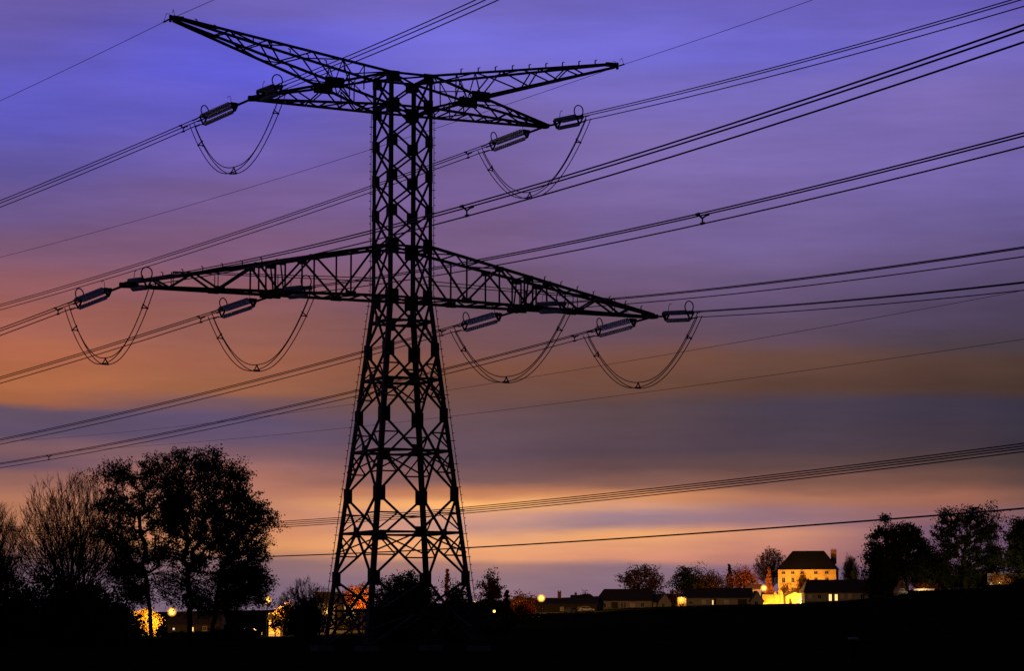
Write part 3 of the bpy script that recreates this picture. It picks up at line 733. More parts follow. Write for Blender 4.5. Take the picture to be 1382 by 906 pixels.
def bare_tree(label, px, pytop, w, Y, stems, group=None, fine=1.0, name='bare_tree', hub=.14, seed=3, spreadf=1.0, leafm=None, leafn=0, n=900):
    """dome of fine wood: points through the dome, each joined to the nearest branch, then twigs that turn up"""
    global nrg
    keep = nrg; nrg = np.random.default_rng(seed); bx = at(px, 800, Y).x; base = gz(bx, Y); e = tag(empty(name, (bx, Y, base)), label, 'tree', group)
    H = at(px, pytop, Y).z - base; rad = w / 2 * Y / F; hz = H * hub
    d = nrg.normal(size=(n, 3)); d /= np.linalg.norm(d, axis=1)[:, None]; d[:, 2] = np.abs(d[:, 2]) * np.where(nrg.uniform(size=n) < .8, 1, -.35)
    rr = nrg.uniform(.02, 1, n) ** .48 * (1 + .10 * np.sin(d[:, 0] * 7 + seed) * np.cos(d[:, 1] * 5)) * .90
    c0 = np.array([0, 0, hz + (H - hz) * .32]); ext = np.array([rad, rad * .9, (H - hz) * .68])
    pts = c0 + d * rr[:, None] * ext; pts = pts[pts[:, 2] > hz * .8]
    ed = skeleton([(0, 0, -.4), (0, 0, hz * .5), (0, 0, hz)], pts, .013 * fine ** .5, .26 * fine, .45, .93)
    m = MB(); wood(m, ed); tw = MB(); tips = []
    for p, q, r0, r1, tip, new in ed:
        if not new: continue
        a = ((q - p).normalized() + (q - Vector((0, 0, hz))).normalized() * .8).normalized(); ln = min(1.25, H * .09)
        for _ in range(5 if tip else 2):
            st = lerp(p, q, rng.uniform(.45, 1)); dd = (a + Vector((rng.gauss(0, .42), rng.gauss(0, .42), rng.gauss(.2, .35)))).normalized(); l_ = ln * rng.uniform(.5, 1.25)
            mid = st + dd * l_ * .5; en = mid + (dd + Vector((rng.gauss(0, .2), rng.gauss(0, .2), .35))).normalized() * l_ * .5
            tw.tube([st, mid, en], .013, 3, .008, cap=False); tips.append(en)
            b_ = lerp(st, mid, .8); tw.bar(b_, b_ + (dd + Vector((rng.gauss(0, .6), rng.gauss(0, .6), .3))).normalized() * l_ * .4, .018)
    m.build('trunk', BARK, e); tw.build('twigs', BARK, e)
    if leafn:
        P = np.array([tuple(tips[rng.randrange(len(tips))]) for _ in range(leafn)]) + nrg.normal(size=(leafn, 3)) * .2
        leaf_mesh('crown', leafm, e, P, .28)
    nrg = keep; return e

# ------------------------------------------------------------------ lamps
def lamp(label, px, pyh, Y, r, power, color=(1.0, .46, .10), arm=0.0, post=True, es=None, name='street_lamp', lr=.25):
    p = at(px, pyh, Y); base = gz(p.x, Y); h = p.z - base
    e = tag(empty(name, (p.x - arm, Y, base)), label, 'lamp', 'glowing street lamps' if name == 'street_lamp' else 'small lights')
    m = MB(); m.tube([(0, 0, -.2), (0, 0, h * .5), (0, 0, h + r * .9 + .05)], .09, 7, .06)
    m.tube([(0, 0, h + r + .05), (arm * .5, 0, h + r + .25), (arm, 0, h + r + .10)], .05, 5); m.box((arm, 0, h + r + .06), (r * 1.9, r * 1.3, .08)); m.build('post', POSTM, e)
    m = MB(); m.lathe((arm, 0, h + r + .02), (0, 0, -1), [(0, r * .4)] + [(r * (1 - math.cos(a)), r * math.sin(a)) for a in [i * math.pi / 10 for i in range(2, 10)]], 14)
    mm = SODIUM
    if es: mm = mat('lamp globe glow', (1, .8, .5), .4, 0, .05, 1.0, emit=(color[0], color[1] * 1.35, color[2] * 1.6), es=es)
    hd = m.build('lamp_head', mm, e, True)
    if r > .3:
        m = MB(); R_ = r * 1.5; m.lathe((arm, 0, h + r * .03 + R_), (0, 0, -1), [(R_ * (1 - math.cos(a)), R_ * math.sin(a)) for a in [i * math.pi / 12 for i in range(1, 12)]], 16); m.build('glow_halo', AMBER, hd, True)  # oversized amber shell added round the core as a glow halo
    ld = bpy.data.lights.new('lamp_glow', 'POINT'); lo = bpy.data.objects.new('lamp_glow', ld); COL.objects.link(lo); lo.parent = e
    lo.location = (arm, r * 1.7 + .45, h - r * .5); ld.energy = power; ld.color = color; ld.shadow_soft_size = lr
    return e

# ------------------------------------------------------------------ houses
def roof_mb(x0, x1, y0, y1, ze, zr, hl, hr, o=.35, t=.16):
    m = MB(); ym = (y0 + y1) / 2; a, b, c, d = x0 - o, x1 + o, y0 - o, y1 + o
    def shell(dz): return [(a, c, ze + dz), (b, c, ze + dz), (b, d, ze + dz), (a, d, ze + dz), (x0 - o + hl, ym, zr + dz), (x1 + o - hr, ym, zr + dz)]
    m.add(shell(0) , [(0, 1, 5, 4), (2, 3, 4, 5), (1, 2, 5), (3, 0, 4), (3, 2, 1, 0)])
    m.box(((x0 + hl + x1 - hr) / 2, ym, zr + .03), (max(.4, x1 - x0 - hl - hr + 2 * o - .1), .30, .14))
    m.box(((a + b) / 2, c - .045, ze - .02), (b - a - .06, .12, .14))
    return m
def openings(e, o, Y, yf, ops, z0=None):
    for px0, px1, py0, py1, kind in ops:
        p, q = at(px0, py1, Y) - o, at(px1, py0, Y) - o; w, h = q.x - p.x, q.z - p.z; cx, cz = (p.x + q.x) / 2, (p.z + q.z) / 2
        if kind in ('dark', 'lit', 'cool'):
            m = MB(); t = .10
            for dx_ in (-w / 2, w / 2, 0): m.box((cx + dx_, yf - .05, cz), (t if dx_ else .06, .12, h))
            for dz_ in (-h / 2, h / 2): m.box((cx, yf - .055, cz + dz_), (w + t + .02, .13, t))
            m.box((cx, yf - .11, cz - h / 2 - .07), (w + .35, .22, .07))
            f = m.build('window', FRAME, e)
            m = MB(); m.box((cx, yf - .02, cz), (w - .04, .03, h - .04)); m.build('pane', {'dark': DARKWIN, 'lit': LITWIN, 'cool': COOLWIN}[kind], f)
        elif kind == 'shut':
            m = MB(); m.box((cx - w / 4, yf - .04, cz), (w / 2 - .03, .07, h)); m.box((cx + w / 4, yf - .04, cz), (w / 2 - .03, .07, h))
            for s_ in (-1, 1):
                for j in (-.3, 0, .3): m.box((cx + s_ * w / 4, yf - .085, cz + j * h), (w / 2 - .1, .03, .06))
            m.build('shutters', SHUT, e)
        elif kind == 'door':
            m = MB(); m.box((cx, yf - .03, cz), (w, .06, h)); m.box((cx, yf - .07, cz + h * .1), (w * .7, .04, h * .5)); m.box((cx, yf - .05, cz + h / 2 + .06), (w + .24, .12, .12)); m.build('door', WOOD, e)
def house(label, px0, px1, pye, pyr, Y, dep, ops, wallm=RENDER, roofm=TILE, hl=0, hr=0, chim=(), rz=0.0, name='house', base=None, cat='house'):
    l, r = at(px0, pye, Y), at(px1, pye, Y); cx = (l.x + r.x) / 2; b = gz(cx, Y) if base is None else at(px0, base, Y).z
    e = tag(empty(name, (cx, Y, b), rz), label, cat); o = Vector(e.location)
    x0, x1 = l.x - cx, r.x - cx; ze = l.z - b; zr = at(px0, pyr, Y + dep / 2).z - b
    m = MB(); m.box(((x0 + x1) / 2, dep / 2, ze / 2 - .6), (x1 - x0, dep, ze + 1.2 - .02))
    if hl == 0 or hr == 0:
        m.add([(x, y, z) for x in (x0 + .02 + hl * 1.15, x1 - .02 - hr * 1.15) for y, z in ((.02, ze - .02), (dep - .02, ze - .02), (dep / 2, zr - .25))], [(0, 1, 2), (5, 4, 3), (0, 3, 4, 1), (1, 4, 5, 2), (2, 5, 3, 0)])
    w = m.build('wall', wallm, e)
    m = MB(); m.box(((x0 + x1) / 2, -.03, .18), (x1 - x0 + .04, .10, .5)); m.build('plinth', CONC, e)
    rf = roof_mb(x0, x1, 0, dep, ze, zr, hl, hr).build('roof', roofm, e)
    for px, pyt, pyb, wd in chim:
        c = at(px, pyt, Y + dep / 2) - o; c.x = (c.x + math.sin(rz) * dep / 2) / math.cos(rz); m = MB(); zb = at(px, pyb, Y + dep / 2).z - b
        m.box((c.x, dep / 2 + .1, (c.z + zb) / 2), (wd, .8, c.z - zb)); m.box((c.x, dep / 2 + .1, c.z + .06), (wd + .2, 1.0, .14))
        for s_ in (-.25, .25): m.lathe((c.x + s_ * wd, dep / 2 + .1, c.z + .12), (0, 0, 1), [(0, .13), (.35, .10)], 8)
        m.build('chimney', BRICK, rf)
    if cat == 'house' and x1 - x0 > 12:
        m = MB(); ax_ = x0 + (x1 - x0) * .62; m.tube([(ax_, dep / 2, zr - .1), (ax_, dep / 2, zr + 1.9)], .03, 5); m.bar((ax_ - .1, dep / 2, zr + 1.75), (ax_ + .9, dep / 2, zr + 1.75), .04)
        for q in range(5): m.bar((ax_ + q * .2, dep / 2 - .35, zr + 1.75), (ax_ + q * .2, dep / 2 + .35, zr + 1.75), .025); m.bar((ax_ + q * .2, dep / 2, zr + 1.6), (ax_ + q * .2, dep / 2, zr + 1.9), .025)
        m.build('aerial', POSTM, rf)
        m = MB(); m.tube([(x0 + .15, -.12, .1), (x0 + .15, -.12, ze - .25), (x0 + .15, -.38, ze - .05)], .05, 5); m.build('drainpipe', CONC, e)
    openings(e, o, Y, 0.0, ops); return e
def gable_house(label, px0, px1, pye, pya, pyb, Y, dep, ops, wallm=RENDER, roofm=TILE, name='house', cat='house'):
    l, r = at(px0, pye, Y), at(px1, pye, Y); cx = (l.x + r.x) / 2; b = at(px0, pyb, Y).z; b = min(b, gz(cx, Y))
    e = tag(empty(name, (cx, Y, b)), label, cat); o = Vector(e.location)
    x0, x1, ze, za = l.x - cx, r.x - cx, l.z - b, at(px0, pya, Y).z - b
    m = MB(); m.prism([(x0, -1), (x1, -1), (x1, ze), (0, za), (x0, ze)], 0, dep); m.build('wall', wallm, e)
    m = MB(); sl = (za - ze) / (x1 - x0) * 2; ov = .3
    m.prism([(x0 - ov, ze - ov * sl + .02), (0, za + .02), (x1 + ov, ze - ov * sl + .02), (x1 + ov, ze - ov * sl + .20), (0, za + .22), (x0 - ov, ze - ov * sl + .20)], -.3, dep + .3); m.build('roof', roofm, e)
    openings(e, o, Y, 0.0, ops); return e
def car(label, px, Y, paint, L=4.2, rz=0.0, name='parked_car'):
    x = at(px, 820, Y).x; e = tag(empty(name, (x, Y, gz(x, Y)), rz), label, 'car')
    h = L / 2
    m = MB(); m.prism([(-h, .35), (h, .35), (h, .72), (h * .55, .85), (h * .25, 1.38), (-h * .55, 1.42), (-h * .92, .92), (-h, .85)], -.8, .8); m.build('body', paint, e)
    for y in (-.815, .785):
        m = MB(); m.prism([(h * .44, .88), (h * .2, 1.30), (-.05, 1.32), (-.05, .88)], y, y + .03); m.build('side_window', DARKWIN, e)
        m = MB(); m.prism([(-.15, .88), (-.15, 1.32), (-h * .52, 1.34), (-h * .8, .92)], y, y + .03); m.build('side_window', DARKWIN, e)
    for a in (-h * .62, h * .62):
        for y in (-.84, .66):
            m = MB(); m.lathe((a, y, .32), (0, 1, 0), [(0, .18), (0.001, .32), (.18, .32), (.181, .18)], 14); w = m.build('wheel', TYRE, e)
            m = MB(); m.lathe((a, y - .012 if y < 0 else y + .18, .32), (0, 1, 0), [(0, .19), (.012, .17)], 10); m.build('rim', CARD, w)
    for y in (-.6, .6):
        m = MB(); m.box((h + .01, y, .66), (.05, .28, .14)); m.build('headlight', SHUT, e)
    return e

# ------------------------------------------------------------------ left foreground: trees and bushes
YL = 226
def bigtree(label, trunkpx, lobes, n, seed, tw=.26, sparse=()):
    return tree('tall_tree', label, 'tree', (trunkpx,), lobes, YL + seed, LEAF, n, .165, 26, .33, 'tall leafy trees on the left', tw, 12, sparse=sparse)
bigtree('leafy tall tree at left of its group, slim trunk beside the glowing bush', 208, [(160,640,26,22),(200,642,30,26),(150,680,24,26),(186,690,34,34),(222,690,24,34),(145,720,20,24),(180,738,30,26),(170,772,30,16),(215,745,22,28)], 19000, 0, .20, [(165,790,32,24),(190,802,34,22),(232,795,28,32),(150,760,20,24),(178,808,20,12)])
bigtree('tallest dense tree in the middle of the left group with rounded top', 257, [(248,622,28,20),(282,630,28,24),(235,655,28,26),(270,668,34,34),(305,660,26,28),(245,710,30,34),(285,725,32,36),(255,765,28,26),(240,690,26,30),(300,700,26,32)], 31000, 4, .26, [(245,800,34,26),(280,800,32,24),(268,815,28,14),(292,822,26,14)])
bigtree('leafy right hand tree of the left group, branches drooping to the right', 288, [(322,640,18,14),(325,672,24,24),(346,690,20,20),(362,700,12,12),(330,715,26,26),(315,745,28,26),(345,742,20,28),(330,785,28,26),(352,790,16,26),(300,775,26,24)], 23000, 7, .22, [(330,805,34,20),(355,790,22,32),(305,812,28,16),(312,824,24,12),(332,808,20,14),(345,770,24,24)])
bare_tree('leafless broad fan shaped tree left of the tall leafy trees', 98, 627, 190, 236, 12, seed=5, hub=.20, n=1300)
bare_tree('leafless tree cut by the left edge of the picture', -12, 672, 110, 240, 9, seed=9, hub=.2)
GB = 'dark bushes along the far edge of the field'
for i, (px, pt, w, Y, lab) in enumerate(((6,764,110,206,'big black bush at the left edge below the leafless trees'),(66,762,110,210,'tallest black bush directly under the fan shaped leafless tree'),(122,784,96,214,'rounded black bush between the leafless tree and the slim trunk'),(160,818,44,208,'low black bush just left of the glowing yellow bush'))):
    bush('bush', lab, px, pt, w, Y, LEAF, 9000, .24, GB, pb=885)
bush('bush', 'low dark bush right of the tall trees, lit window behind', 312, 852, 60, 300, LEAF, 2500, .3, GB)
bare_tree('tangled leafless arching shrub just left of the pylon foot', 412, 779, 92, 300, 9, seed=21, hub=.05, fine=.5, spreadf=1.8, name='bare_shrub')
bush('bush', 'black bush left of the pylon under the arching twigs', 414, 808, 50, 302, LEAF, 4000, .3, GB)
bush('bush', 'wide dense black bush seen through the middle of the pylon', 543, 769, 86, 262, LEAF, 15000, .24, GB)
bush('bush', 'dark bush behind the right foot of the pylon', 614, 788, 36, 270, LEAF, 6000, .24, GB)
bush('bush', 'dark low bush right beside the right foot of the pylon', 655, 809, 56, 330, LEAF, 4500, .34, GB)
bare_tree('thin leafless shrub behind the near pylon leg', 473, 784, 40, 300, 5, seed=33, hub=.05, fine=.35, n=110, name='bare_shrub')
conifer('small pointed dark conifer left of the brightest street lamp', 684, 798, 26, 340, n=2500, leaf=.3)
tree('columnar_tree', 'narrow olive brown tree standing above the dark bushes right of the pylon', 'tree', (665,), [(663,790,11,14),(668,800,12,16),(661,806,11,18)], 520, BROWN, 1800, .45, 10, .5, tw=.15)
bush('bush', 'reddish brown small tree left of the brightest street lamp', 703, 797, 26, 600, BROWN, 1400, .5, 'small trees beside the bright lamp')
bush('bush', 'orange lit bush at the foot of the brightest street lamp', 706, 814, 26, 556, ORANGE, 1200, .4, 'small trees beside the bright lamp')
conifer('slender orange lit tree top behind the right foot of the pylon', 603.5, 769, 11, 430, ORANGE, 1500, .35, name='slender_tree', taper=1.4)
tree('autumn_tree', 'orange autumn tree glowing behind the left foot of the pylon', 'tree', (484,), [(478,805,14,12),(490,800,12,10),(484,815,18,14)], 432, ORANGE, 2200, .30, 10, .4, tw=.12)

# ------------------------------------------------------------------ left hamlet and its lights
lamp('street lamp glowing among the tall tree trunks right of the yellow bush', 232, 826.5, 416, .50, 24000)
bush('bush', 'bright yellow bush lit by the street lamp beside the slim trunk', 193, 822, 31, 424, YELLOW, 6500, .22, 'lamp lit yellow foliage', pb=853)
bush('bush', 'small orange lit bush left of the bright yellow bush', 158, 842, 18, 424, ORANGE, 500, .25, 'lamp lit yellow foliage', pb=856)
lamp('street lamp glowing above the lit wall at the right of the tall trees', 360.5, 810.5, 420, .48, 12000)
bush('bush', 'thin dark bush in front of the lit low cottage', 372, 832, 18, 405, LEAF, 160, .24, GB, pb=851)
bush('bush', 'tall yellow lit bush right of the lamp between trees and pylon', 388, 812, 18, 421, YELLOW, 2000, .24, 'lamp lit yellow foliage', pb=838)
house('low cottage with a lamp lit front between the tall trees and the pylon', 363, 378, 836, 828, 428, 6, [(366,369,839,846,'dark'),(372,376,838,847,'lit')], OCHRE)
house('dark cottage among the tall trunks with two small lit windows', 226, 296, 844, 827, 480, 8, [(233,236,848,851,'cool'),(257.5,261.5,847,853,'lit'),(274,279,846,852,'dark')], WOOD, TILE)
house('dark house left of the pylon foot with one narrow lit window', 424, 452, 815, 800, 440, 8, [(437.5,442.5,820,831,'lit')], RENDER)
house('house behind the left pylon foot with a wide glowing window', 455, 492, 817, 802, 440, 8, [(465,480,819,836,'lit'),(484,487,821,828,'dark')], WOOD)
lamp('small lamp in front of the orange tree at the left pylon leg', 489.5, 810, 428, .26, 2200)
bush('bush', 'loose bush with gaps in front of the wide glowing window', 474, 822, 26, 414, LEAF, 120, .22, GB, pb=842)
lamp('tiny orange light low beside the right pylon foot', 641, 813.5, 420, .16, 500, name='small_light')
lamp('small white light among the dark bushes right of the pylon', 667, 826, 325, .16, 6, color=(1, .8, .55), name='small_light')
car('white parked car below the tall trees with pale lights', 339, 418, CARW, 3.6)

# ------------------------------------------------------------------ village on the rise
lamp('brightest street lamp near the middle of the village', 730.5, 808, 560, .58, 34000, arm=0, lr=.4)
GT = 'trees round the village houses'
house('long dark barn right of the brightest lamp with one thin chimney', 712, 806, 816, 808, 640, 9, [(756,761,820,825,'dark'),(780,785,820,825,'dark')], WOOD, TILE, chim=((755,800,812,.9),), name='barn', cat='barn')
house('distant dark house roof just left of the grey walled house', 772, 808, 813, 804, 690, 8, [(780,784,816,820,'dark')], WOOD, TILE, hr=2, chim=((777,802,808,.6),))
tree('round_tree', 'tiny round tree poking above the distant dark roof', 'tree', (791,), [(791,806,5,5)], 700, BROWN, 350, .4, 8, .3, tw=.1)
h1 = house('grey walled house with a dark hipped roof beside the parked white car', 806, 880, 811.5, 796, 650, 10,
      [(812,818,815,821,'dark'),(825,834,814,826,'door'),(838,841,813.5,826,'dark'),(842,845,813.5,826,'dark'),(850,857,814.5,824,'shut'),(865,869,814,820,'dark')], RENDER, TILE, hl=2.2, hr=0, chim=())
gable_house('small pale gabled annex at the right end of the grey walled house', 888, 906, 814, 802, 826, 648, 6, [(893,897,815,821,'dark')])
house('low linking wing between the grey walled house and its gabled annex', 880, 889, 813.5, 803, 651, 7, [(881.5,884,817,824,'shut'),(885,888,816,821,'dark')])
car('white car parked in front of the grey walled house', 792, 640, CARW, 3.9)
car('grey car parked left of the white car', 771, 640, CARD, 3.4, rz=.9)
tree('autumn_tree', 'broad brown autumn tree behind the grey walled house', 'tree', (866,), [(858,778,20,11),(872,776,18,12),(846,782,12,9),(884,786,14,12),(862,792,26,12),(880,798,18,10)], 690, BROWN, 4600, .42, 12, .7, GT, .3, 6)
tree('dark_tree', 'dark rounded tree above the lit gap', 'tree', (931,), [(930,777,17,11),(921,788,15,13),(940,788,17,13),(930,796,22,12)], 690, LEAF, 4200, .42, 12, .6, GT, .3, 4)
tree('dark_tree', 'dark tree right of the rounded one over the long house', 'tree', (958,), [(958,783,13,10),(950,792,14,12),(968,791,14,11),(980,797,10,9)], 688, BROWN, 2600, .42, 12, .6, GT, .25, 4)
bush('bush', 'brown bush between the gabled annex and the lit gap', 908, 796, 22, 680, BROWN, 1000, .42, GT)
conifer('dark conifer standing left of the orange autumn tree', 984.5, 763, 16, 700, n=2200, leaf=.45, group=GT, taper=1.3)
tree('autumn_tree', 'orange autumn tree left of the glowing conical tree', 'tree', (1001,), [(996,775,13,9),(1008,778,12,10),(990,784,9,8),(1014,786,9,9),(1002,788,17,9)], 692, ORANGE, 2800, .42, 12, .6, GT, .25)
bare_tree('round brownish leafless tree left of the manor', 1040, 738, 48, 712, 8, seed=14, hub=.3, fine=.9, leafm=BROWN, leafn=2600, name='bare_tree')
h2 = house('long low grey house with one slit of light and a dark garage', 926, 1016, 807.5, 794.5, 650, 10,
      [(930,934,812,816,'dark'),(947,953,810,816,'shut'),(961,963,810.5,818,'lit'),(964,966.5,809,820,'door'),(977,984,810,816,'shut'),(996,1008,810,820,'door')], RENDER, TILE, hl=0, hr=0, chim=((938,791,797,.8),(988,791.5,797,.7)))
gable_house('pale gable of the wing at the right end of the long low grey house', 1013, 1030, 811, 799, 821, 647, 7, [(1018,1023,812,817,'dark')])
# stands in for a lit wall seen through a gap: recess with added lamp
pa, pb_ = at(914.5, 822, 650), at(926, 806.5, 650)
e = tag(empty('gap_recess', ((pa.x + pb_.x) / 2, 650, pa.z)), 'lit recess added for the bright gap at the left end of the long low house', 'gap_recess')
w, h = pb_.x - pa.x, pb_.z - pa.z; m = MB()
m.box((0, 2.4, h / 2 - .5), (w + .4, .2, h + 1)); m.box((-w / 2 - .1, 1.2, h / 2 - .5), (.2, 2.6, h + 1)); m.box((w / 2 + .1, 1.2, h / 2 - .5), (.2, 2.6, h + 1)); m.build('wall', OCHRE, e)
m = MB(); m.box((0, 1.1, h + .12), (w + .9, 3.2, .2)); m.build('roof', TILE, e)
m = MB(); m.lathe((0, 1.2, h - .06), (0, 0, -1), [(0, .10), (.06, .14), (.12, .07)], 10); m.build('added_lamp', LITWIN, e)
ld = bpy.data.lights.new('recess_glow', 'POINT'); lo = bpy.data.objects.new('recess_glow', ld); COL.objects.link(lo); lo.parent = e; lo.location = (0, 1.1, h - .5); ld.energy = 170; ld.color = (1, .62, .22); ld.shadow_soft_size = .12
bush('bush', 'small bush inside the bright lit gap', 921, 813, 7, 651.2, YELLOW, 160, .2, GT, pb=822)

# manor and its floodlit yard
mw = [(1053.5 + d, 1058.5 + d, 771.5, 775.5, 'dark') for d in (1.5, 14, 26.5, 45, 59.5)] + [(1054 + d, 1058.5 + d, 780, 787, 'dark') for d in (1.5, 14, 26.5, 45, 59.5)] + [(1054 + d, 1058.5 + d, 793, 801, 'dark') for d in (1.5, 14, 26.5)]
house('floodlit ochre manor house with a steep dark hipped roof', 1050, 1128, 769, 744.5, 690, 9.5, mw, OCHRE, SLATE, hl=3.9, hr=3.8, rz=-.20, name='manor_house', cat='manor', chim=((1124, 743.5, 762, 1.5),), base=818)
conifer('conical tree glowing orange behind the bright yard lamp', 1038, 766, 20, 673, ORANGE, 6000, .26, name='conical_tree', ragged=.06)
bush('bush', 'slender brown bush climbing the lit manor front', 1084, 771, 17, 676, BROWN, 2400, .36, 'bushes in front of the lit manor', pb=818)
bush('bush', 'dark loose bush at the left corner of the lit manor', 1061, 786, 18, 676, BROWN, 800, .36, 'bushes in front of the lit manor', pb=818)
lamp('bright street lamp beside the glowing conical tree', 1031, 794.5, 664, .60, 8500, arm=0, lr=.4)
house('small roof lit orange by the street lamp above the long low house', 1003, 1027, 796, 789, 678, 6, [(1010,1014,799,803,'dark')], RENDER, BRICK, hl=2.5)
def wallthing(label, px0, px1, py0, py1, Y, m_, name='yard_wall', th=.35, posts=()):
    a, b = at(px0, py1, Y), at(px1, py0, Y); e = tag(empty(name, ((a.x + b.x) / 2, Y, a.z)), label, 'wall'); w, h = b.x - a.x, b.z - a.z
    m = MB(); m.box((0, 0, h / 2 - .5), (w, th, h + 1)); m.build('wall', m_, e)
    m = MB(); m.box((0, 0, h + .06), (w + .06, th + .16, .12)); m.build('coping', CONC, e)
    for px, pt in posts:
        p = at(px, pt, Y) - e.location; m = MB(); m.box((p.x, -.06, p.z / 2 - .25), (.55, .6, p.z + .5)); m.box((p.x, -.06, p.z + .06), (.75, .8, .14)); m.lathe((p.x, -.06, p.z + .12), (0, 0, 1), [(0, .1), (.12, .24), (.3, .26), (.48, .1)], 10); m.build('pillar', m_, e)
    return e
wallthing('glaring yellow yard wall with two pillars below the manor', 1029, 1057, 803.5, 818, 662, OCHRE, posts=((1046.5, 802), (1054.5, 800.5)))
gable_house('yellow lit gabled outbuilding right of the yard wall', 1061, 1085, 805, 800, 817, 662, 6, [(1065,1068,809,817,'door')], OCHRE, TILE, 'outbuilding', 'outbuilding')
wallthing('bright white gate wall between yard wall and outbuilding', 1056.5, 1061.5, 803, 817, 664, RENDER)
lamp('low yard lamp glaring before the yellow outbuilding', 1077.5, 812.5, 657, .42, 5600, color=(1, .50, .06), name='yard_lamp')
lamp('low yard lamp in front of the yellow yard wall', 1041, 817, 657.5, .16, 12500, color=(1, .50, .05), name='yard_lamp')
lamp('floodlight on a short post lighting the manor front', 1062, 807, 678, .16, 17000, color=(1, .40, .06), name='yard_lamp')
bush('bush', 'small dark round bush before the yard lamps', 1068, 812, 7, 655, LEAF, 250, .22, 'bushes in front of the lit manor', pb=819)
house('long grey house with two glowing door windows right of the yard', 1086, 1172, 800.5, 783.5, 648, 11,
      [(1091,1096,803,808.5,'shut'),(1103.5,1108.5,803,809,'dark'),(1118.5,1122.5,802.5,812.5,'lit'),(1126.5,1130.5,802.5,811.5,'lit'),(1134.5,1139.5,802,808.5,'shut'),(1144.5,1149.5,802,808.5,'shut'),(1161,1167,802.5,809,'dark')], RENDER, TILE, hl=1.5, hr=0)
bare_tree('small leafless tree between the manor and the big conifer', 1148, 748, 22, 705, 5, seed=41, hub=.3, fine=.6)
bush('bush', 'dark round bush under the small leafless tree', 1156, 766, 28, 690, LEAF, 2400, .4, 'dark bushes on the right')

# ------------------------------------------------------------------ right: big dark trees
GR = 'large dark trees on the right'
tree('large_conifer', 'large ragged conifer with a thin crooked top', 'tree', (1195,), [(1194,703,3.5,11),(1195,720,9,10),(1185,722,9,8),(1205,722,10,9),(1182,740,11,13),(1200,742,17,18),(1180,762,12,18),(1196,768,22,20),(1178,784,13,14),(1200,790,22,12)], 610, CONIF, 10500, .48, 12, .55, GR, .3, 8)
tree('dark_tree', 'dense black tree right behind the ragged conifer', 'tree', (1225,), [(1222,717,17,10),(1232,728,20,16),(1215,738,18,20),(1243,745,18,18),(1228,765,28,22),(1248,772,16,20),(1205,772,14,20)], 606, CONIF, 13000, .50, 14, .6, GR, .4, 4)
tree('dark_tree', 'broad round crowned tree with sky gaps below its dome', 'tree', (1304,), [(1290,700,24,14),(1316,698,22,13),(1272,716,17,15),(1335,716,17,18),(1303,722,26,20),(1280,742,22,20),(1338,742,15,18),(1318,748,18,18),(1270,768,24,22),(1300,775,26,22),(1335,772,22,20),(1318,768,20,16),(1340,760,16,14)], 604, LEAF, 15500, .50, 14, .65, GR, .45, 8)
tree('dark_tree', 'black tree cut by the right edge of the picture', 'tree', (1388,), [(1386,712,16,14),(1370,728,16,18),(1392,740,22,22),(1374,756,18,22),(1396,765,20,20)], 600, LEAF, 9500, .50, 14, .6, GR, .4, 4)
tree('dark_tree', 'low dark tree filling the gap between conifer and round tree', 'tree', (1258,), [(1256,760,12,16),(1262,780,16,16),(1240,785,16,12),(1250,790,14,10)], 622, LEAF, 6500, .5, 12, .6, GR, .3)
gable_house('narrow pale gable with a reddish top at the foot of the big trees', 1213, 1223, 796, 785, 811, 600, 7, [(1216,1219,798,802,'dark')], RENDER, BRICK, 'outbuilding', 'outbuilding')
car('silver car parked before the narrow pale gable', 1216, 596, CARD, 2.9, rz=.6)
house('dark low house under the large trees right of the grey house', 1184, 1213, 801, 789, 640, 9, [(1192,1196,803,808,'dark')], WOOD, TILE)
GH = 'garden hedges on the right slope'
for i, (px, pt, w, lab) in enumerate(((1190,786,50,'dark hedge bush at the right end of the long grey house'),(1284,782,56,'dark hedge bush right of the glowing kerb'),(1318,778,44,'dark hedge bush left of the lit garden wall'))):
    bush('bush', lab, px, pt, w, 612, LEAF, 2600, .4, GH)
for px in (1243, 1251, 1259): bush('bush', {1243:'left',1251:'middle',1259:'right'}[px] + ' of three small shrubs glowing above the lit kerb', px, 789, 8, 606, ORANGE, 260, .3, 'shrubs along the lit kerb', pb=799)
wallthing('low glowing white kerb under three small shrubs', 1233, 1261, 795.5, 797.5, 603, SHUT, 'garden_kerb')
lamp('low added light beside the glowing kerb', 1247, 794.8, 600.5, .07, 300, color=(1, .6, .25), name='small_light')  # tiny light added to brighten the kerb and its shrubs
wallthing('long lit garden wall under the trees at the right edge', 1333, 1412, 775, 794, 600, STONE, 'garden_wall')
wallthing('bright white kerb below the lit garden wall', 1336, 1360, 787, 789, 598.5, SHUT, 'garden_kerb')
for px in (1344, 1358): bush('bush', ('left' if px < 1350 else 'right') + ' round shrub against the lit garden wall', px, 776, 13, 597.5, BROWN, 420, .3, 'shrubs against the lit garden wall', pb=790)
lamp('low added light in front of the lit garden wall', 1349, 787, 592, .07, 1700, color=(1, .66, .34), name='small_light')  # unseen source, added so the wall and its kerb look lit
bush('bush', 'black bush below the lit garden wall at the right edge', 1386, 786, 34, 580, LEAF, 2600, .4, GH)

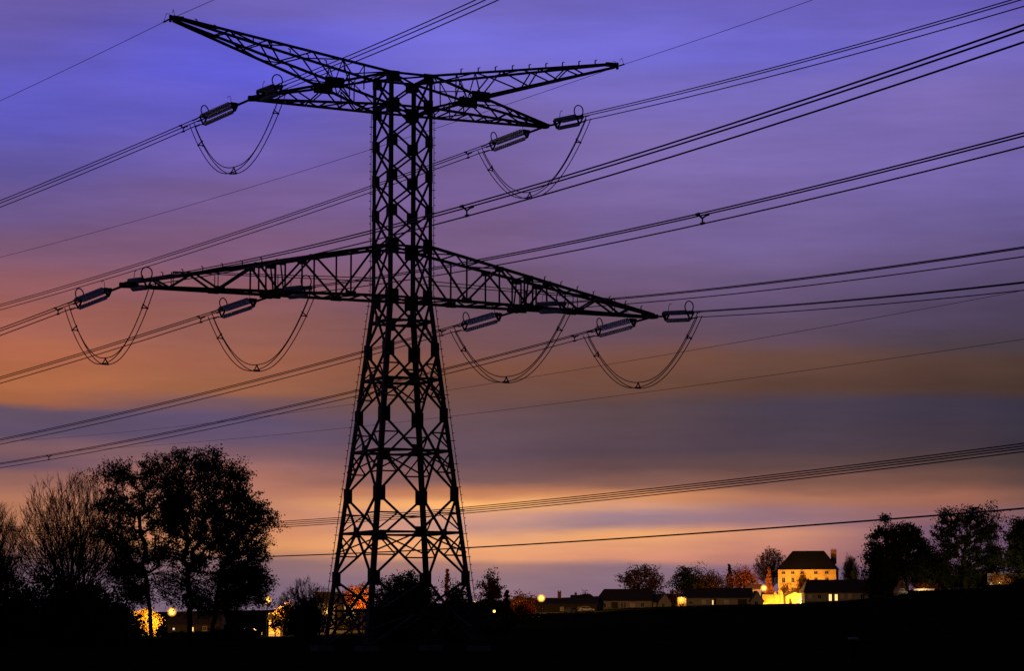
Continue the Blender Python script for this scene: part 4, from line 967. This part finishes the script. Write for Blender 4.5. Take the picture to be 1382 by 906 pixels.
# ------------------------------------------------------------------ low hedges along the field edge
def hedge(label, px0, px1, t0, t1, Y, n, leaf=.3, th=1.0, m_=LEAF, rough=.35):
    a, b = at(px0, t0, Y), at(px1, t1, Y); e = tag(empty('hedge', (a.x, Y, min(gz(a.x, Y), gz(b.x, Y)))), label, 'hedge', 'low hedges along the field edge'); o = e.location
    u = nrg.uniform(0, 1, n); x = a.x + (b.x - a.x) * u; top = a.z + (b.z - a.z) * u
    top = top - rough * (0.5 + .35 * np.sin(x * 2.1) + .3 * np.sin(x * 5.3 + 1)) * nrg.uniform(.2, 1.2, n)
    base = np.array([gz(float(q), Y) for q in x]) - .2; v = nrg.uniform(0, 1, n) ** .6
    leaf_mesh('foliage', m_, e, np.stack([x - o.x, nrg.uniform(-th / 2, th / 2, n), base + (np.maximum(top, base + .25) - base) * v - o.z], 1), leaf)
    m = MB()
    for i in range(int((b.x - a.x) / .8) + 1):
        q = a.x + .8 * i; zz = gz(q, Y); m.tube([(q - o.x, 0, zz - .2 - o.z), (q - o.x + rng.uniform(-.2, .2), rng.uniform(-.2, .2), zz + .35 - o.z)], .03, 4, .015)
    m.build('stems', BARK, e); return e
hedge('low black hedge hiding the foot of the glowing kerb', 1226, 1266, 798.3, 797.2, 598, 2600, .25)
hedge('low black hedge hiding the foot of the lit garden wall', 1326, 1392, 790.5, 788, 588, 3600, .28)
hedge('low ragged hedge in front of the grey walled house', 812, 912, 826.5, 823.5, 632, 2600, .28)
hedge('low ragged hedge in front of the long low grey house', 926, 1014, 821.5, 819.5, 634, 2200, .28)
hedge('low ragged hedge in front of the long grey house with glowing windows', 1088, 1212, 814.5, 808.5, 632, 3200, .28)
hedge('low dark hedge in front of the barn and the bright lamp', 690, 800, 829.5, 827, 545, 3000, .28)
hedge('low black hedge under the tall trees in front of the small lit windows', 212, 352, 854, 852, 395, 4200, .26)

# small pale topped box standing out in the dark field
p_ = at(1152, 890, 133); e = tag(empty('marker_box', (p_.x, 133, gz(p_.x, 133))), 'small box with a pale top standing alone in the dark field', 'marker')
m = MB(); m.box((0, 0, .42), (.40, .30, 1.24)); m.box((0, -.16, .55), (.30, .03, .7)); m.build('cabinet', POSTM, e)
m = MB(); m.box((0, 0, 1.08), (.50, .40, .08)); m.box((0, 0, 1.13), (.38, .28, .03)); m.build('cap', SHUT, e)
